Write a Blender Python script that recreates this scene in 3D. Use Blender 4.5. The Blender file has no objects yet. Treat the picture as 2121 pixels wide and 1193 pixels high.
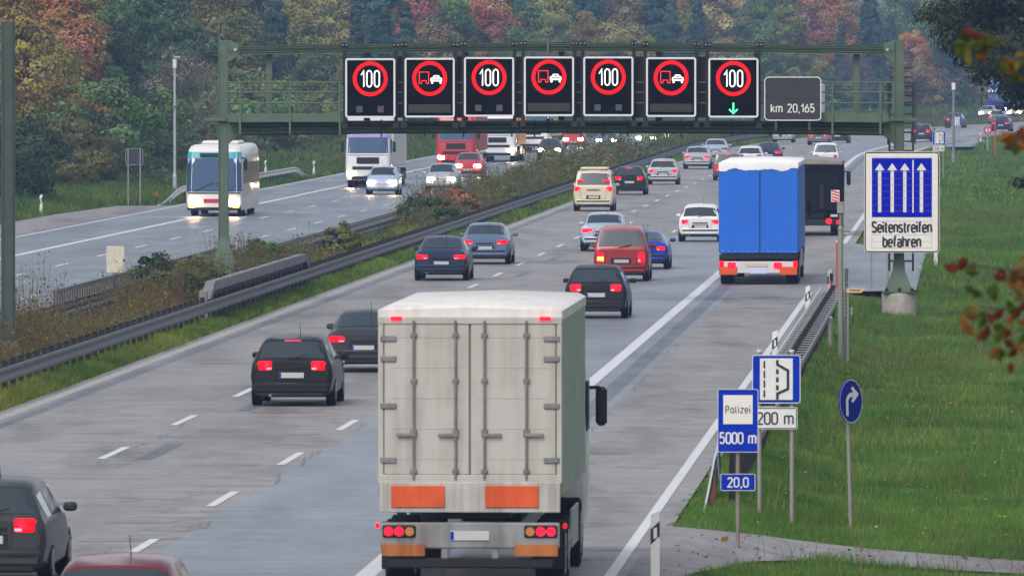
import bpy, bmesh, math, random
import numpy as np
from mathutils import Vector, Matrix
random.seed(7); RNG = np.random.default_rng(11)
R = math.radians
S = bpy.context.scene; COL = S.collection

# ------------------------------------------------------------------ camera
F, UC, VC, CAMZ = 22600.0, 1060.5, 596.5, 7.5
PITCH = math.atan(491.5 / F)
cam = bpy.data.objects.new('camera', bpy.data.cameras.new('camera')); COL.objects.link(cam)
cam.location = (0, 0, CAMZ); cam.rotation_euler = (math.pi/2 - PITCH, 0, 0)
cam.data.sensor_width = 36; cam.data.lens = F/2121*36
cam.data.clip_start = 1; cam.data.clip_end = 8000
cam.data.dof.use_dof = True; cam.data.dof.focus_distance = 330; cam.data.dof.aperture_fstop = 12.0
S.camera = cam
HAZE = 0.00018

# ------------------------------------------------------------------ sky, sun, exposure
W = bpy.data.worlds.new('World'); S.world = W; W.use_nodes = True
nt = W.node_tree; bg = nt.nodes['Background']
sky = nt.nodes.new('ShaderNodeTexSky'); sky.sky_type = 'NISHITA'; sky.sun_disc = False
SUN_EL, SUN_AZ = R(48), R(205)
sky.sun_elevation = SUN_EL; sky.sun_rotation = SUN_AZ; sky.dust_density = 3.0; sky.air_density = 1.0
hs = nt.nodes.new('ShaderNodeHueSaturation'); hs.inputs['Saturation'].default_value = 0.42
nt.links.new(sky.outputs[0], hs.inputs['Color']); nt.links.new(hs.outputs[0], bg.inputs[0])
bg.inputs[1].default_value = 0.11
sun = bpy.data.objects.new('sun', bpy.data.lights.new('sun', 'SUN')); COL.objects.link(sun)
sun.data.energy = 0.7; sun.data.angle = R(25); sun.data.color = (1.0, .95, .88)
sd = Vector((math.sin(SUN_AZ)*math.cos(SUN_EL), math.cos(SUN_AZ)*math.cos(SUN_EL), math.sin(SUN_EL)))
sun.rotation_euler = sd.to_track_quat('Z', 'Y').to_euler(); sun.location = (0, 300, 200)
S.view_settings.view_transform = 'Standard'; S.view_settings.look = 'None'
S.view_settings.gamma = 1; S.view_settings.use_curve_mapping = False
S.view_settings.exposure = 0.95
try:
    S.cycles.use_denoising = True; S.cycles.denoiser = 'OPENIMAGEDENOISE'
except Exception: pass
S.cycles.max_bounces = 6; S.cycles.volume_bounces = 1
S.cycles.sample_clamp_indirect = 4

# ------------------------------------------------------------------ geometry of the place
SLOPE = .0429                                    # heading of the straight stretch of road
def sh(Y):                                       # the far right-hand bend
    Y = np.asarray(Y, float); return np.where(Y > 760, (Y-760)**2/6000.0, 0.0)
def RX(Y, d): return d + SLOPE*np.asarray(Y, float) + sh(Y)
def heading(Y): return SLOPE + (max(Y-760, 0)/3000.0)
def P(u, v, Y):                                  # point seen at photo pixel u,v at distance Y
    a = (u-UC)/F; b = -(v-VC)/F
    yd = math.cos(PITCH)+b*math.sin(PITCH); zd = b*math.cos(PITCH)-math.sin(PITCH)
    return Vector((a/yd*Y, Y, CAMZ+zd/yd*Y))
def at(u, v, z=0.0):                             # the same on a level at height z
    b = -(v-VC)/F
    yd = math.cos(PITCH)+b*math.sin(PITCH); zd = b*math.cos(PITCH)-math.sin(PITCH)
    return P(u, v, (z-CAMZ)/(zd/yd))
def ss(a, b, x): 
    t = np.clip((np.asarray(x, float)-a)/(b-a), 0, 1); return t*t*(3-2*t)
def ZT(d, Y):                                    # terrain height
    d = np.asarray(d, float); Y = np.asarray(Y, float)
    bay = ss(335, 346, Y)*(1-ss(405, 425, Y)) + ss(845, 858, Y)*(1-ss(905, 925, Y))
    right = -.5*ss(-4.6, -2.4, d)*(1-bay*(1-ss(-2.0, .5, d))) + .9*ss(8, 30, d) + 6*ss(30, 120, d)
    med = .12*ss(-25.2, -24.2, d)*(1-ss(-20.9, -20.3, d))
    left = .3*(1-ss(-46, -42.4, d)) + 14*(1-ss(-170, -52, d))
    return right + med + left - .03
def at_t(u, v):                                  # pixel -> point on the terrain
    z = 0.0
    for _ in range(12):
        p = at(u, v, z); z = float(ZT(p.x - float(RX(p.y, 0)), p.y))
    return at(u, v, z)
def ROAD(Y, d, z=0.0): return Vector((float(RX(Y, d)), Y, z))

# ------------------------------------------------------------------ materials
M = {}
def mat(name, col, rough=.6, metal=0, var=.0, vscale=3.0, spec=.5, coat=0, emit=None, estr=0, bump=0, bscale=60, alpha=None):
    if name in M: return M[name]
    m = bpy.data.materials.new(name); m.use_nodes = True; n = m.node_tree.nodes; l = m.node_tree.links
    b = n['Principled BSDF']; c = (*col, 1)
    b.inputs['Base Color'].default_value = c; b.inputs['Roughness'].default_value = rough
    b.inputs['Metallic'].default_value = metal; b.inputs['Specular IOR Level'].default_value = spec
    b.inputs['Coat Weight'].default_value = coat; b.inputs['Coat Roughness'].default_value = .08
    if emit: b.inputs['Emission Color'].default_value = (*emit, 1); b.inputs['Emission Strength'].default_value = estr
    if var or bump:
        tc = n.new('ShaderNodeTexCoord')
    if var:
        no = n.new('ShaderNodeTexNoise'); no.inputs['Scale'].default_value = vscale; no.inputs['Detail'].default_value = 6
        no.inputs['Roughness'].default_value = .65
        l.new(tc.outputs['Object'], no.inputs['Vector'])
        mr = n.new('ShaderNodeMapRange'); mr.inputs['From Min'].default_value = .3; mr.inputs['From Max'].default_value = .7
        mr.inputs['To Min'].default_value = 1-var; mr.inputs['To Max'].default_value = 1+var
        l.new(no.outputs['Fac'], mr.inputs['Value'])
        mx = n.new('ShaderNodeVectorMath'); mx.operation = 'SCALE'; mx.inputs[0].default_value = col
        l.new(mr.outputs[0], mx.inputs['Scale']); l.new(mx.outputs[0], b.inputs['Base Color'])
    if bump:
        no2 = n.new('ShaderNodeTexNoise'); no2.inputs['Scale'].default_value = bscale; no2.inputs['Detail'].default_value = 4
        l.new(tc.outputs['Object'], no2.inputs['Vector'])
        bp = n.new('ShaderNodeBump'); bp.inputs['Strength'].default_value = bump; bp.inputs['Distance'].default_value = .02
        l.new(no2.outputs['Fac'], bp.inputs['Height']); l.new(bp.outputs[0], b.inputs['Normal'])
    M[name] = m; return m

def asphalt(name, col, rough, var=.18, streak=.15, patch=(1, 1, 1), spec=.35):
    m = bpy.data.materials.new(name); m.use_nodes = True; n = m.node_tree.nodes; l = m.node_tree.links
    b = n['Principled BSDF']; b.inputs['Specular IOR Level'].default_value = spec
    tc = n.new('ShaderNodeTexCoord')
    def noise(scale, detail, sx=1, sy=1):
        mp = n.new('ShaderNodeMapping'); mp.inputs['Scale'].default_value = (sx, sy, 1)
        l.new(tc.outputs['Object'], mp.inputs['Vector'])
        k = n.new('ShaderNodeTexNoise'); k.inputs['Scale'].default_value = scale; k.inputs['Detail'].default_value = detail
        k.inputs['Roughness'].default_value = .6
        l.new(mp.outputs[0], k.inputs['Vector']); return k
    def rng(k, a, c, f0=.3, f1=.7):
        mr = n.new('ShaderNodeMapRange'); mr.inputs['From Min'].default_value = f0; mr.inputs['From Max'].default_value = f1
        mr.inputs['To Min'].default_value = a; mr.inputs['To Max'].default_value = c
        l.new(k.outputs['Fac'], mr.inputs['Value']); return mr
    def mul(a, c):
        x = n.new('ShaderNodeMath'); x.operation = 'MULTIPLY'; l.new(a.outputs[0], x.inputs[0]); l.new(c.outputs[0], x.inputs[1]); return x
    big = rng(noise(.25, 5, 1, .12), 1-var, 1+var)           # wear along the wheel tracks
    mid = rng(noise(1.1, 6, 1, .22), 1-streak, 1+streak)     # patches
    fine = rng(noise(26, 3), .86, 1.14)                      # grit
    dark = rng(noise(.6, 7, .8, .10), .74, 1.02, .36, .5)     # old repairs
    tr = rng(noise(.9, 8, .35, 1.6), .80, 1.12, .35, .62)        # transverse joints and cracks
    sp = rng(noise(3.2, 7), .88, 1.10, .36, .6)
    t = mul(mul(mul(mul(mul(big, mid), fine), dark), tr), sp)
    sc = n.new('ShaderNodeVectorMath'); sc.operation = 'SCALE'; sc.inputs[0].default_value = col
    l.new(t.outputs[0], sc.inputs['Scale']); l.new(sc.outputs[0], b.inputs['Base Color'])
    rr = rng(noise(.4, 4, 1, .2), rough-.06, rough+.08); l.new(rr.outputs[0], b.inputs['Roughness'])
    bp = n.new('ShaderNodeBump'); bp.inputs['Strength'].default_value = .25; bp.inputs['Distance'].default_value = .01
    l.new(noise(40, 3).outputs['Fac'], bp.inputs['Height']); l.new(bp.outputs[0], b.inputs['Normal'])
    M[name] = m; return m

def leafmat(name, trans=.14, attr_only=False):
    m = bpy.data.materials.new(name); m.use_nodes = True; n = m.node_tree.nodes; l = m.node_tree.links
    n.remove(n['Principled BSDF']); out = n['Material Output']
    at_ = n.new('ShaderNodeAttribute'); at_.attribute_name = 'leaf'
    if attr_only:
        colr = at_.outputs['Color']
    else:
        oi = n.new('ShaderNodeObjectInfo')
        sep = n.new('ShaderNodeSeparateColor'); l.new(at_.outputs['Color'], sep.inputs[0])
        hsn = n.new('ShaderNodeHueSaturation')
        a1 = n.new('ShaderNodeMapRange'); a1.inputs['To Min'].default_value = .45; a1.inputs['To Max'].default_value = .54
        l.new(sep.outputs[0], a1.inputs['Value']); l.new(a1.outputs[0], hsn.inputs['Hue'])
        a2 = n.new('ShaderNodeMapRange'); a2.inputs['To Min'].default_value = .35; a2.inputs['To Max'].default_value = 1.75
        l.new(sep.outputs[1], a2.inputs['Value']); l.new(a2.outputs[0], hsn.inputs['Value'])
        a3 = n.new('ShaderNodeMapRange'); a3.inputs['To Min'].default_value = .65; a3.inputs['To Max'].default_value = 1.25
        l.new(sep.outputs[2], a3.inputs['Value']); l.new(a3.outputs[0], hsn.inputs['Saturation'])
        l.new(oi.outputs['Color'], hsn.inputs['Color']); colr = hsn.outputs[0]
    d = n.new('ShaderNodeBsdfDiffuse'); t = n.new('ShaderNodeBsdfTranslucent'); mx = n.new('ShaderNodeMixShader')
    mx.inputs[0].default_value = trans
    l.new(colr, d.inputs[0]); l.new(colr, t.inputs[0]); l.new(d.outputs[0], mx.inputs[1]); l.new(t.outputs[0], mx.inputs[2])
    l.new(mx.outputs[0], out.inputs[0]); M[name] = m; return m

steel = mat('galvanised steel', (.34, .35, .37), .45, .6, .15, 6)
raild = mat('shaded weathered rail', (.10, .10, .105), .6, .2, .25, 4)  # weathered steel, darkened further to paint in the shade on the median rails
dsteel = mat('weathered steel', (.17, .17, .175), .55, .3, .25, 5)
blackm = mat('dark steel', (.018, .018, .020), .6, 0, .2, 4, .25)
gantrym = mat('green gantry paint', (.080, .118, .083), .55, 0, .14, 2.2, .3)
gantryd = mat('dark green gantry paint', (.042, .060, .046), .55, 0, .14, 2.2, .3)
vmsblack = mat('matt black sign face', (.004, .0035, .005), .9, spec=.02)
white = mat('white sign sheeting', (.62, .61, .60), .5, 0, .06, 3)
cream = mat('aged cream sheeting', (.68, .64, .60), .5, 0, .07, 3)
bluem = mat('traffic blue sheeting', (.002, .028, .36), .6, 0, .08, 3, .06)
ublue = mat('deep blue sheeting', (.001, .004, .36), .6, 0, .06, 3, .04)
dblue = mat('dark blue sheeting', (.003, .010, .22), .55, 0, .06, 3, .1)
blk = mat('black lettering', (.012, .012, .013), .6)
signgrey = mat('anthracite sign sheeting', (.040, .040, .046), .6, 0, .08, 2, .2)
post_m = mat('grey sign post', (.25, .235, .22), .55, .2, .12, 4)
conc = mat('pedestal concrete', (.30, .28, .245), .85, 0, .25, 3, bump=.3, bscale=25)
rubber = mat('tyre rubber', (.012, .012, .013), .85, spec=.15)
rimm = mat('wheel rim', (.30, .30, .31), .4, .7)
glassm = mat('tinted car glass', (.010, .020, .026), .06, 0, spec=.6, coat=.5)
glassb = mat('coach glass', (.016, .055, .12), .12, 0, spec=.4, coat=.1)
sideglass = mat('dark side glass', (.018, .020, .024), .35, spec=.12)
plastic = mat('black bumper plastic', (.012, .012, .013), .6, spec=.25)
chrome = mat('bright trim', (.55, .55, .56), .25, .9)
platem = mat('number plate', (.40, .40, .39), .5)
tail_on = mat('lit tail lamp', (.5, .004, .008), .3, emit=(1, .004, .012), estr=1.1, spec=.08)
brake_on = mat('lit brake lamp', (.5, .004, .008), .3, emit=(1, .006, .02), estr=2.2, spec=.08)
tail_off = mat('red lamp lens', (.30, .008, .01), .25, coat=.5)
amber_on = mat('lit indicator', (.8, .25, .02), .3, emit=(1, .33, .03), estr=6)
head_on = mat('lit headlamp', (.9, .85, .7), .2, emit=(1, .64, .34), estr=60)
head_dim = mat('headlamp lens', (.5, .52, .53), .15, 0, coat=.6)
ledred = mat('red led', (.2, .0, .0), .5, emit=(1, .06, .07), estr=.9, spec=0)
ledredbase = mat('red led glow', (.2, .0, .0), .5, emit=(1, .001, .006), estr=.55, spec=0)
ledwhite = mat('white led', (.6, .6, .6), .5, emit=(1, .96, .95), estr=.9)
ledgreen = mat('green led', (.1, .6, .3), .5, emit=(.03, 1, .35), estr=.7)
ledoff = mat('unlit lamp lens', (.055, .055, .06), .4)
lampstrip = mat('unlit text panel', (.016, .016, .011), .5)
orange_b = mat('orange reflective board', (.60, .075, .014), .5, 0, .1, 4, .3)
redrefl = mat('red reflective', (.55, .03, .02), .45)
leafm = leafmat('foliage'); grassm = leafmat('grass blades', .3, True)
bark = mat('bark', (.055, .045, .036), .9, 0, .3, 6)
birchbark = mat('birch bark', (.42, .40, .37), .8, 0, .35, 5)
marking = mat('road paint', (.52, .53, .55), .55, 0, .12, 2.5)
oldmark = mat('worn road paint', (.31, .30, .285), .65, 0, .2, 1.5)
rust_wood = mat('wooden arrow board', (.52, .36, .22), .7, 0, .1, 8)
concR = asphalt('worn pale carriageway', (.205, .195, .188), .55, .13, .10)
asphB = asphalt('smooth blue-grey asphalt', (.15, .168, .192), .42, .07, .06)
seamM = asphalt('dark seam sealing', (.10, .115, .135), .5, .1, .2)
asphL = asphalt('smooth damp asphalt', (.105, .118, .138), .40, .08, .06, spec=.4)
asphP = asphalt('old path asphalt', (.20, .19, .195), .7)

# ------------------------------------------------------------------ mesh building
class MB:
    def __init__(s): s.v = []; s.f = []; s.m = []
    def add(s, vs, fs, mi=0):
        o = len(s.v); s.v += [tuple(x) for x in vs]; s.f += [tuple(i+o for i in q) for q in fs]; s.m += [mi]*len(fs); return s
    def box(s, c, d, bev=0.0, mi=0, rz=0.0, mtx=None):
        t = Vector(c); hx, hy, hz = d[0]/2, d[1]/2, d[2]/2; b = min(bev, hx*.9, hy*.9, hz*.9)
        cs = [(x, y, z) for x in (-1, 1) for y in (-1, 1) for z in (-1, 1)]
        if b <= 0:
            vs = [(x*hx, y*hy, z*hz) for x, y, z in cs]
            fs = [(0, 1, 3, 2), (4, 6, 7, 5), (0, 4, 5, 1), (2, 3, 7, 6), (0, 2, 6, 4), (1, 5, 7, 3)]
        else:
            vs = []; h = (hx, hy, hz)
            for cst in cs:
                for a in range(3):
                    vs.append(tuple(cst[k]*(h[k] if k == a else h[k]-b) for k in range(3)))
            ix = lambda c, a: cs.index(c)*3+a
            fs = []
            for a in range(3):
                o1, o2 = [k for k in range(3) if k != a]
                for sg in (-1, 1):
                    q = []
                    for s1, s2 in ((-1, -1), (1, -1), (1, 1), (-1, 1)):
                        c = [0, 0, 0]; c[a] = sg; c[o1] = s1; c[o2] = s2; q.append(ix(tuple(c), a))
                    fs.append(tuple(q))
                for s1 in (-1, 1):                        # edges along axis a
                    for s2 in (-1, 1):
                        c = [0, 0, 0]; c[o1] = s1; c[o2] = s2
                        c0 = list(c); c0[a] = -1; c1 = list(c); c1[a] = 1
                        fs.append((ix(tuple(c0), o1), ix(tuple(c1), o1), ix(tuple(c1), o2), ix(tuple(c0), o2)))
            for c in cs: fs.append((ix(c, 0), ix(c, 1), ix(c, 2)))
        if mtx is None: mtx = Matrix.Rotation(rz, 4, 'Z')
        return s.add([tuple(mtx @ Vector(p) + t) for p in vs], fs, mi)
    def cyl(s, a, b, r0, r1=None, n=12, mi=0, caps=True):
        r1 = r0 if r1 is None else r1; a = Vector(a); b = Vector(b); ax = (b-a).normalized()
        t = ax.orthogonal().normalized(); w = ax.cross(t); vs = []
        for p, r in ((a, r0), (b, r1)):
            for k in range(n):
                q = 2*math.pi*k/n; vs.append(p + t*(r*math.cos(q)) + w*(r*math.sin(q)))
        fs = [(k, (k+1) % n, n+(k+1) % n, n+k) for k in range(n)]
        if caps: fs += [tuple(range(n-1, -1, -1)), tuple(range(n, 2*n))]
        return s.add(vs, fs, mi)
    def tube(s, pts, rs, n=8, mi=0):
        for k in range(len(pts)-1): s.cyl(pts[k], pts[k+1], rs[k], rs[k+1], n, mi)
        return s
    def loops(s, rings, mi=0, closed=True, caps=True):
        n = len(rings[0]); vs = [p for r in rings for p in r]; fs = []
        for i in range(len(rings)-1):
            for k in range(n if closed else n-1):
                fs.append((i*n+k, i*n+(k+1) % n, (i+1)*n+(k+1) % n, (i+1)*n+k))
        if caps: fs += [tuple(range(n-1, -1, -1)), tuple((len(rings)-1)*n+k for k in range(n))]
        return s.add(vs, fs, mi)
    def grid(s, g, mi=0):
        r, c = len(g), len(g[0]); vs = [p for row in g for p in row]
        return s.add(vs, [(i*c+k, i*c+k+1, (i+1)*c+k+1, (i+1)*c+k) for i in range(r-1) for k in range(c-1)], mi)
    def mesh(s, name, mats, smooth=35, recalc=True):
        me = bpy.data.meshes.new(name); me.from_pydata(s.v, [], s.f)
        for m_ in (mats if isinstance(mats, (list, tuple)) else [mats]): me.materials.append(m_)
        if any(s.m): me.polygons.foreach_set('material_index', s.m)
        if recalc and len(s.f) < 30000:
            bm = bmesh.new(); bm.from_mesh(me); bmesh.ops.recalc_face_normals(bm, faces=bm.faces); bm.to_mesh(me); bm.free()
        if smooth:
            me.shade_smooth(); me.set_sharp_from_angle(angle=R(smooth))
        me.update(); return me
    def build(s, name, mats, parent=None, smooth=35, recalc=True):
        return link(name, s.mesh(name, mats, smooth, recalc), parent)
def link(name, me, parent=None):
    o = bpy.data.objects.new(name, me); COL.objects.link(o)
    if parent: o.parent = parent
    return o
def tag(o, label=None, cat=None, group=None, kind=None):
    if label: o['label'] = label
    if cat: o['category'] = cat
    if group: o['group'] = group
    if kind: o['kind'] = kind
    return o
def thing(name, label, cat, loc=(0, 0, 0), rz=0.0, group=None):
    o = bpy.data.objects.new(name, None); COL.objects.link(o); o.empty_display_size = .2
    o.location = loc; o.rotation_euler = (0, 0, rz); return tag(o, label, cat, group)
def structure(o): o['kind'] = 'structure'; return o
def stuff(o, label=None, cat=None): o['kind'] = 'stuff'; return tag(o, label, cat)
def copy_tree(o, parent=None):
    c = o.copy(); COL.objects.link(c); c.parent = parent
    for ch in list(o.children): copy_tree(ch, c)
    return c
def rawmesh(name, V, faces_idx, n_per, mats, cols=None):      # fast numpy mesh: V (N,3), every n_per verts a face
    me = bpy.data.meshes.new(name); N = len(V); nf = N//n_per
    me.vertices.add(N); me.vertices.foreach_set('co', V.astype(np.float32).ravel())
    me.loops.add(N); me.loops.foreach_set('vertex_index', np.arange(N, dtype=np.int32))
    me.polygons.add(nf); me.polygons.foreach_set('loop_start', np.arange(0, N, n_per, dtype=np.int32))
    me.update(calc_edges=True)
    if cols is not None:
        a = me.color_attributes.new('leaf', 'FLOAT_COLOR', 'POINT')
        c4 = np.ones((N, 4), np.float32); c4[:, :3] = cols; a.data.foreach_set('color', c4.ravel())
    me.materials.append(mats); return me

# ------------------------------------------------------------------ lettering: one stroke alphabet in the manner of road signs
def arc(cx, cy, rx, ry, a0, a1, n=10): return [(cx+rx*math.cos(R(a0+(a1-a0)*k/n)), cy+ry*math.sin(R(a0+(a1-a0)*k/n))) for k in range(n+1)]
def stad(x0, x1, y0, y1, n=8):
    r = (x1-x0)/2; cx = (x0+x1)/2; return arc(cx, y1-r, r, r, 0, 180, n)+arc(cx, y0+r, r, r, 180, 360, n)
XH = .72
GL = {
 '0': (.42, [('c', stad(0, .42, 0, 1))]),
 '1': (.24, [[(0, .72), (.22, 1), (.22, 0)]]),
 '2': (.42, [arc(.21, .76, .21, .24, 165, -35, 10)+[(0, 0), (.44, 0)]]),
 '5': (.42, [[(.38, 1), (.05, 1), (.02, .54)]+arc(.19, .31, .22, .31, 130, -150, 12)]),
 '6': (.42, [('c', stad(0, .42, 0, .60)), [(.02, .36), (.10, .62), (.30, 1)]]),
 ',': (.08, [[(.06, .08), (.06, -.02), (.0, -.16)]]),
 ' ': (.26, []),
 'm': (.66, [[(0, 0), (0, XH)], [(0, XH-.14)]+arc(.165, XH-.165, .165, .165, 165, 0, 6)+[(.33, 0)], [(.33, XH-.14)]+arc(.495, XH-.165, .165, .165, 165, 0, 6)+[(.66, 0)]]),
 'n': (.36, [[(0, 0), (0, XH)], [(0, XH-.16)]+arc(.18, XH-.18, .18, .18, 160, 0, 6)+[(.36, 0)]]),
 'r': (.24, [[(0, 0), (0, XH)], [(0, XH-.18)]+arc(.20, XH-.2, .2, .2, 165, 75, 5)]),
 'h': (.36, [[(0, 0), (0, 1)], [(0, XH-.16)]+arc(.18, XH-.18, .18, .18, 160, 0, 6)+[(.36, 0)]]),
 'k': (.36, [[(0, 0), (0, 1)], [(.34, XH), (.02, .28)], [(.13, .40), (.37, 0)]]),
 'i': (.04, [[(.02, 0), (.02, XH)], [(.02, .88), (.02, 1.02)]]),
 'l': (.12, [[(.02, 1), (.02, .12), (.07, 0), (.14, 0)]]),
 't': (.26, [[(.08, .95), (.08, .12), (.15, 0), (.25, 0)], [(-.03, XH), (.25, XH)]]),
 'f': (.26, [[(.08, 0), (.08, .86), (.15, 1), (.27, 1)], [(-.03, XH), (.25, XH)]]),
 'e': (.38, [[(0, .37), (.38, .37)]+arc(.19, XH-.2, .19, .2, 0, 180, 8)+arc(.19, .2, .19, .2, 180, 330, 7)]),
 's': (.34, [arc(.17, XH-.17, .17, .17, 30, 200, 7)+[(.10, .40), (.26, .32)]+arc(.17, .17, .17, .17, 20, -155, 8)]),
 'a': (.36, [arc(.17, XH-.17, .19, .17, 155, 0, 7)+[(.36, 0)], ('c', [(.36, .40), (.14, .40)]+arc(.14, .20, .14, .20, 90, 270, 6)+[(.30, .0), (.36, .12)])]),
 'b': (.38, [[(0, 0), (0, 1)], [(0, XH-.17)]+arc(.19, XH-.19, .19, .19, 150, 0, 6)+arc(.19, .19, .19, .19, 0, -150, 6)]),
 'o': (.38, [('c', stad(0, .38, 0, XH))]),
 'z': (.34, [[(0, XH), (.34, XH), (0, 0), (.35, 0)]]),
 'P': (.42, [[(0, 0), (0, 1), (.24, 1)]+arc(.24, .73, .18, .27, 90, -90, 8)+[(0, .46)]]),
 'S': (.42, [arc(.21, .76, .21, .24, 25, 200, 8)+[(.12, .55), (.30, .47)]+arc(.21, .24, .21, .24, 25, -155, 9)]),
}
def ribbon(mb, pts, w, closed=False, z=0.0, mi=0):             # flat stroke in the x-z plane, facing -y
    n = len(pts); L = []; Rr = []
    for i, p in enumerate(pts):
        a = pts[i-1] if (i or closed) else None; b = pts[(i+1) % n] if (i < n-1 or closed) else None
        def nrm(q, r):
            dx, dz = r[0]-q[0], r[1]-q[1]; l_ = math.hypot(dx, dz) or 1e-9; return (-dz/l_, dx/l_)
        if a is None: nx, nz = nrm(p, b); k = 1
        elif b is None: nx, nz = nrm(a, p); k = 1
        else:
            n1 = nrm(a, p); n2 = nrm(p, b); nx, nz = n1[0]+n2[0], n1[1]+n2[1]; l_ = math.hypot(nx, nz) or 1e-9
            nx /= l_; nz /= l_; k = min(1.8, 1/max(.35, nx*n1[0]+nz*n1[1]))
        L.append((p[0]+nx*w/2*k, -z, p[1]+nz*w/2*k)); Rr.append((p[0]-nx*w/2*k, -z, p[1]-nz*w/2*k))
    m = n if closed else n-1
    mb.add(L+Rr, [(i, (i+1) % n, n+(i+1) % n, n+i) for i in range(m)], mi)
def text_mb(mb, s, x, z, h, y=0.0, weight=.13, sp=.17, width=None, align='c', mi=0):
    adv = 0; items = []
    for ch in s:
        w, st = GL[ch]; items.append((ch, adv, st)); adv += w+sp
    tot = adv-sp; kx = h if width is None else width/tot
    x0 = x-tot*kx/2 if align == 'c' else x
    q = 0
    for ch, a, st in items:
        for one in st:
            q += 1; cl = isinstance(one, tuple); pts = one[1] if cl else one
            # strokes live in a frame scaled per axis; width stays constant
            pp = [(x0+(a+p[0])*kx, z+p[1]*h) for p in pts]
            ribbon(mb, pp, weight*h, cl, -y+.0006*(q % 3), mi)
def rrect(w, h, r, n=5, cx=0, cz=0):
    r = min(r, w/2*.99, h/2*.99); o = []
    for (sx, sz, a0) in ((1, 1, 0), (-1, 1, 90), (-1, -1, 180), (1, -1, 270)):
        o += [(cx+sx*(w/2-r)+r*math.cos(R(a0+90*k/n)), cz+sz*(h/2-r)+r*math.sin(R(a0+90*k/n))) for k in range(n+1)]
    return o
def plate(mb, w, h, r, y0, y1, cx=0, cz=0, mi=0):               # rounded panel between depths y0 (front) and y1
    o = rrect(w, h, r, 5, cx, cz); mb.loops([[(x, y0, z) for x, z in o], [(x, y1, z) for x, z in o]], mi); return mb
def frame(mb, w, h, r, t, y0, y1, cx=0, cz=0, mi=0):            # rounded ring
    a = rrect(w, h, r, 5, cx, cz); b = rrect(w-2*t, h-2*t, max(r-t, .005), 5, cx, cz)
    n = len(a)
    rings = [[(x, y1, z) for x, z in a], [(x, y0, z) for x, z in a], [(x, y0, z) for x, z in b], [(x, y1, z) for x, z in b]]
    vs = [p for r_ in rings for p in r_]; fs = [(i*n+k, i*n+(k+1) % n, ((i+1) % 4)*n+(k+1) % n, ((i+1) % 4)*n+k) for i in range(4) for k in range(n)]
    mb.add(vs, fs, mi); return mb

# ------------------------------------------------------------------ ground, carriageways, markings
def ys(y0, y1, near=6.0):
    o = [y0]
    while o[-1] < y1: o.append(o[-1] + max(near, o[-1]*.02))
    o[-1] = y1; return o
def sheet(name, d0, d1, y0, y1, z, m, nd=2, dfun=None):
    Y = ys(y0, y1); g = []
    for y in Y:
        g.append([(float(RX(y, d0+(d1-d0)*k/(nd-1))), y, z) for k in range(nd)])
    return structure(MB().grid(g).build(name, m, None, 0, False))
soil = bpy.data.materials.new('soil and turf'); soil.use_nodes = True
_n = soil.node_tree.nodes; _l = soil.node_tree.links
_tc = _n.new('ShaderNodeTexCoord'); _no = _n.new('ShaderNodeTexNoise'); _no.inputs['Scale'].default_value = .5; _no.inputs['Detail'].default_value = 9; _no.inputs['Roughness'].default_value = .7
_cr = _n.new('ShaderNodeValToRGB'); _l.new(_tc.outputs['Object'], _no.inputs['Vector']); _l.new(_no.outputs['Fac'], _cr.inputs[0])
_e = _cr.color_ramp.elements; _e[0].position = .35; _e[0].color = (.035, .05, .018, 1); _e[1].position = .68; _e[1].color = (.075, .095, .03, 1)
_x = _cr.color_ramp.elements.new(.5); _x.color = (.05, .075, .02, 1)
_l.new(_cr.outputs[0], _n['Principled BSDF'].inputs['Base Color']); _n['Principled BSDF'].inputs['Roughness'].default_value = .95
_n['Principled BSDF'].inputs['Specular IOR Level'].default_value = .1
DG = [-1500, -900, -600, -420, -300, -220, -180, -150, -130, -110, -95, -82, -72, -64, -58, -54, -51, -48.5, -46.5, -45, -44, -43, -42.3, -41, -39, -25.3, -24.9, -24.3, -23, -21.9, -21, -20.7, -20.35, -20, -5, -4.7] + [-4.4+.3*k for k in range(16)] + [1, 2, 3.5, 5, 7, 9, 12, 16, 20, 25, 30, 40, 60, 90, 130, 200, 400, 800, 1500]
g = [[(float(RX(y, d)) if abs(d) < 300 else d + SLOPE*y + float(sh(min(y, 1500))), y, float(ZT(d, y)) - (.05 if -41.5 < d < -25.2 or -20.1 < d < -4.9 else 0)) for d in DG] for y in [-60, 0, 60, 110] + ys(140, 460, 3.0)[0:] + ys(468, 1800, 12) + [2200, 3000]]
structure(MB().grid(g).build('ground', soil, None, 0, False))
Y0, Y1 = 100, 1700
sheet('carriageway', -20.4, -12.32, Y0, Y1, 0.0, concR)
sheet('resurfaced_lane', -12.32, -8.32, Y0, Y1, .001, asphB)
sheet('seam_strip', -8.32, -7.92, Y0, Y1, .002, seamM)
sheet('resurfaced_edge', -7.92, -7.72, Y0, Y1, .001, asphB)
sheet('hard_shoulder', -7.72, -4.85, Y0, Y1, 0.0, concR)
sheet('left_edge_seam', -19.72, -19.45, Y0, 520, .003, seamM)
sheet('oncoming_carriageway', -39.1, -25.15, Y0, Y1, 0.0, asphL)
# emergency bays and lay-by
def patch(name, pts, z, m):
    return structure(MB().add([(float(RX(y, d)), y, z) for d, y in pts], [tuple(range(len(pts)))]).build(name, m, None, 0, False))
patch('emergency_bay', [(-4.85, 338), (-2.0, 342), (-2.0, 408), (-4.85, 424)], .004, asphB)
patch('far_emergency_bay', [(-4.85, 846), (-2.0, 850), (-2.0, 905), (-4.85, 922)], .004, asphB)
patch('lay_by', [(-39.1, 528), (-41.6, 526), (-42.3, 500), (-42.3, 250), (-39.1, 240)], .006, asphP)
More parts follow.
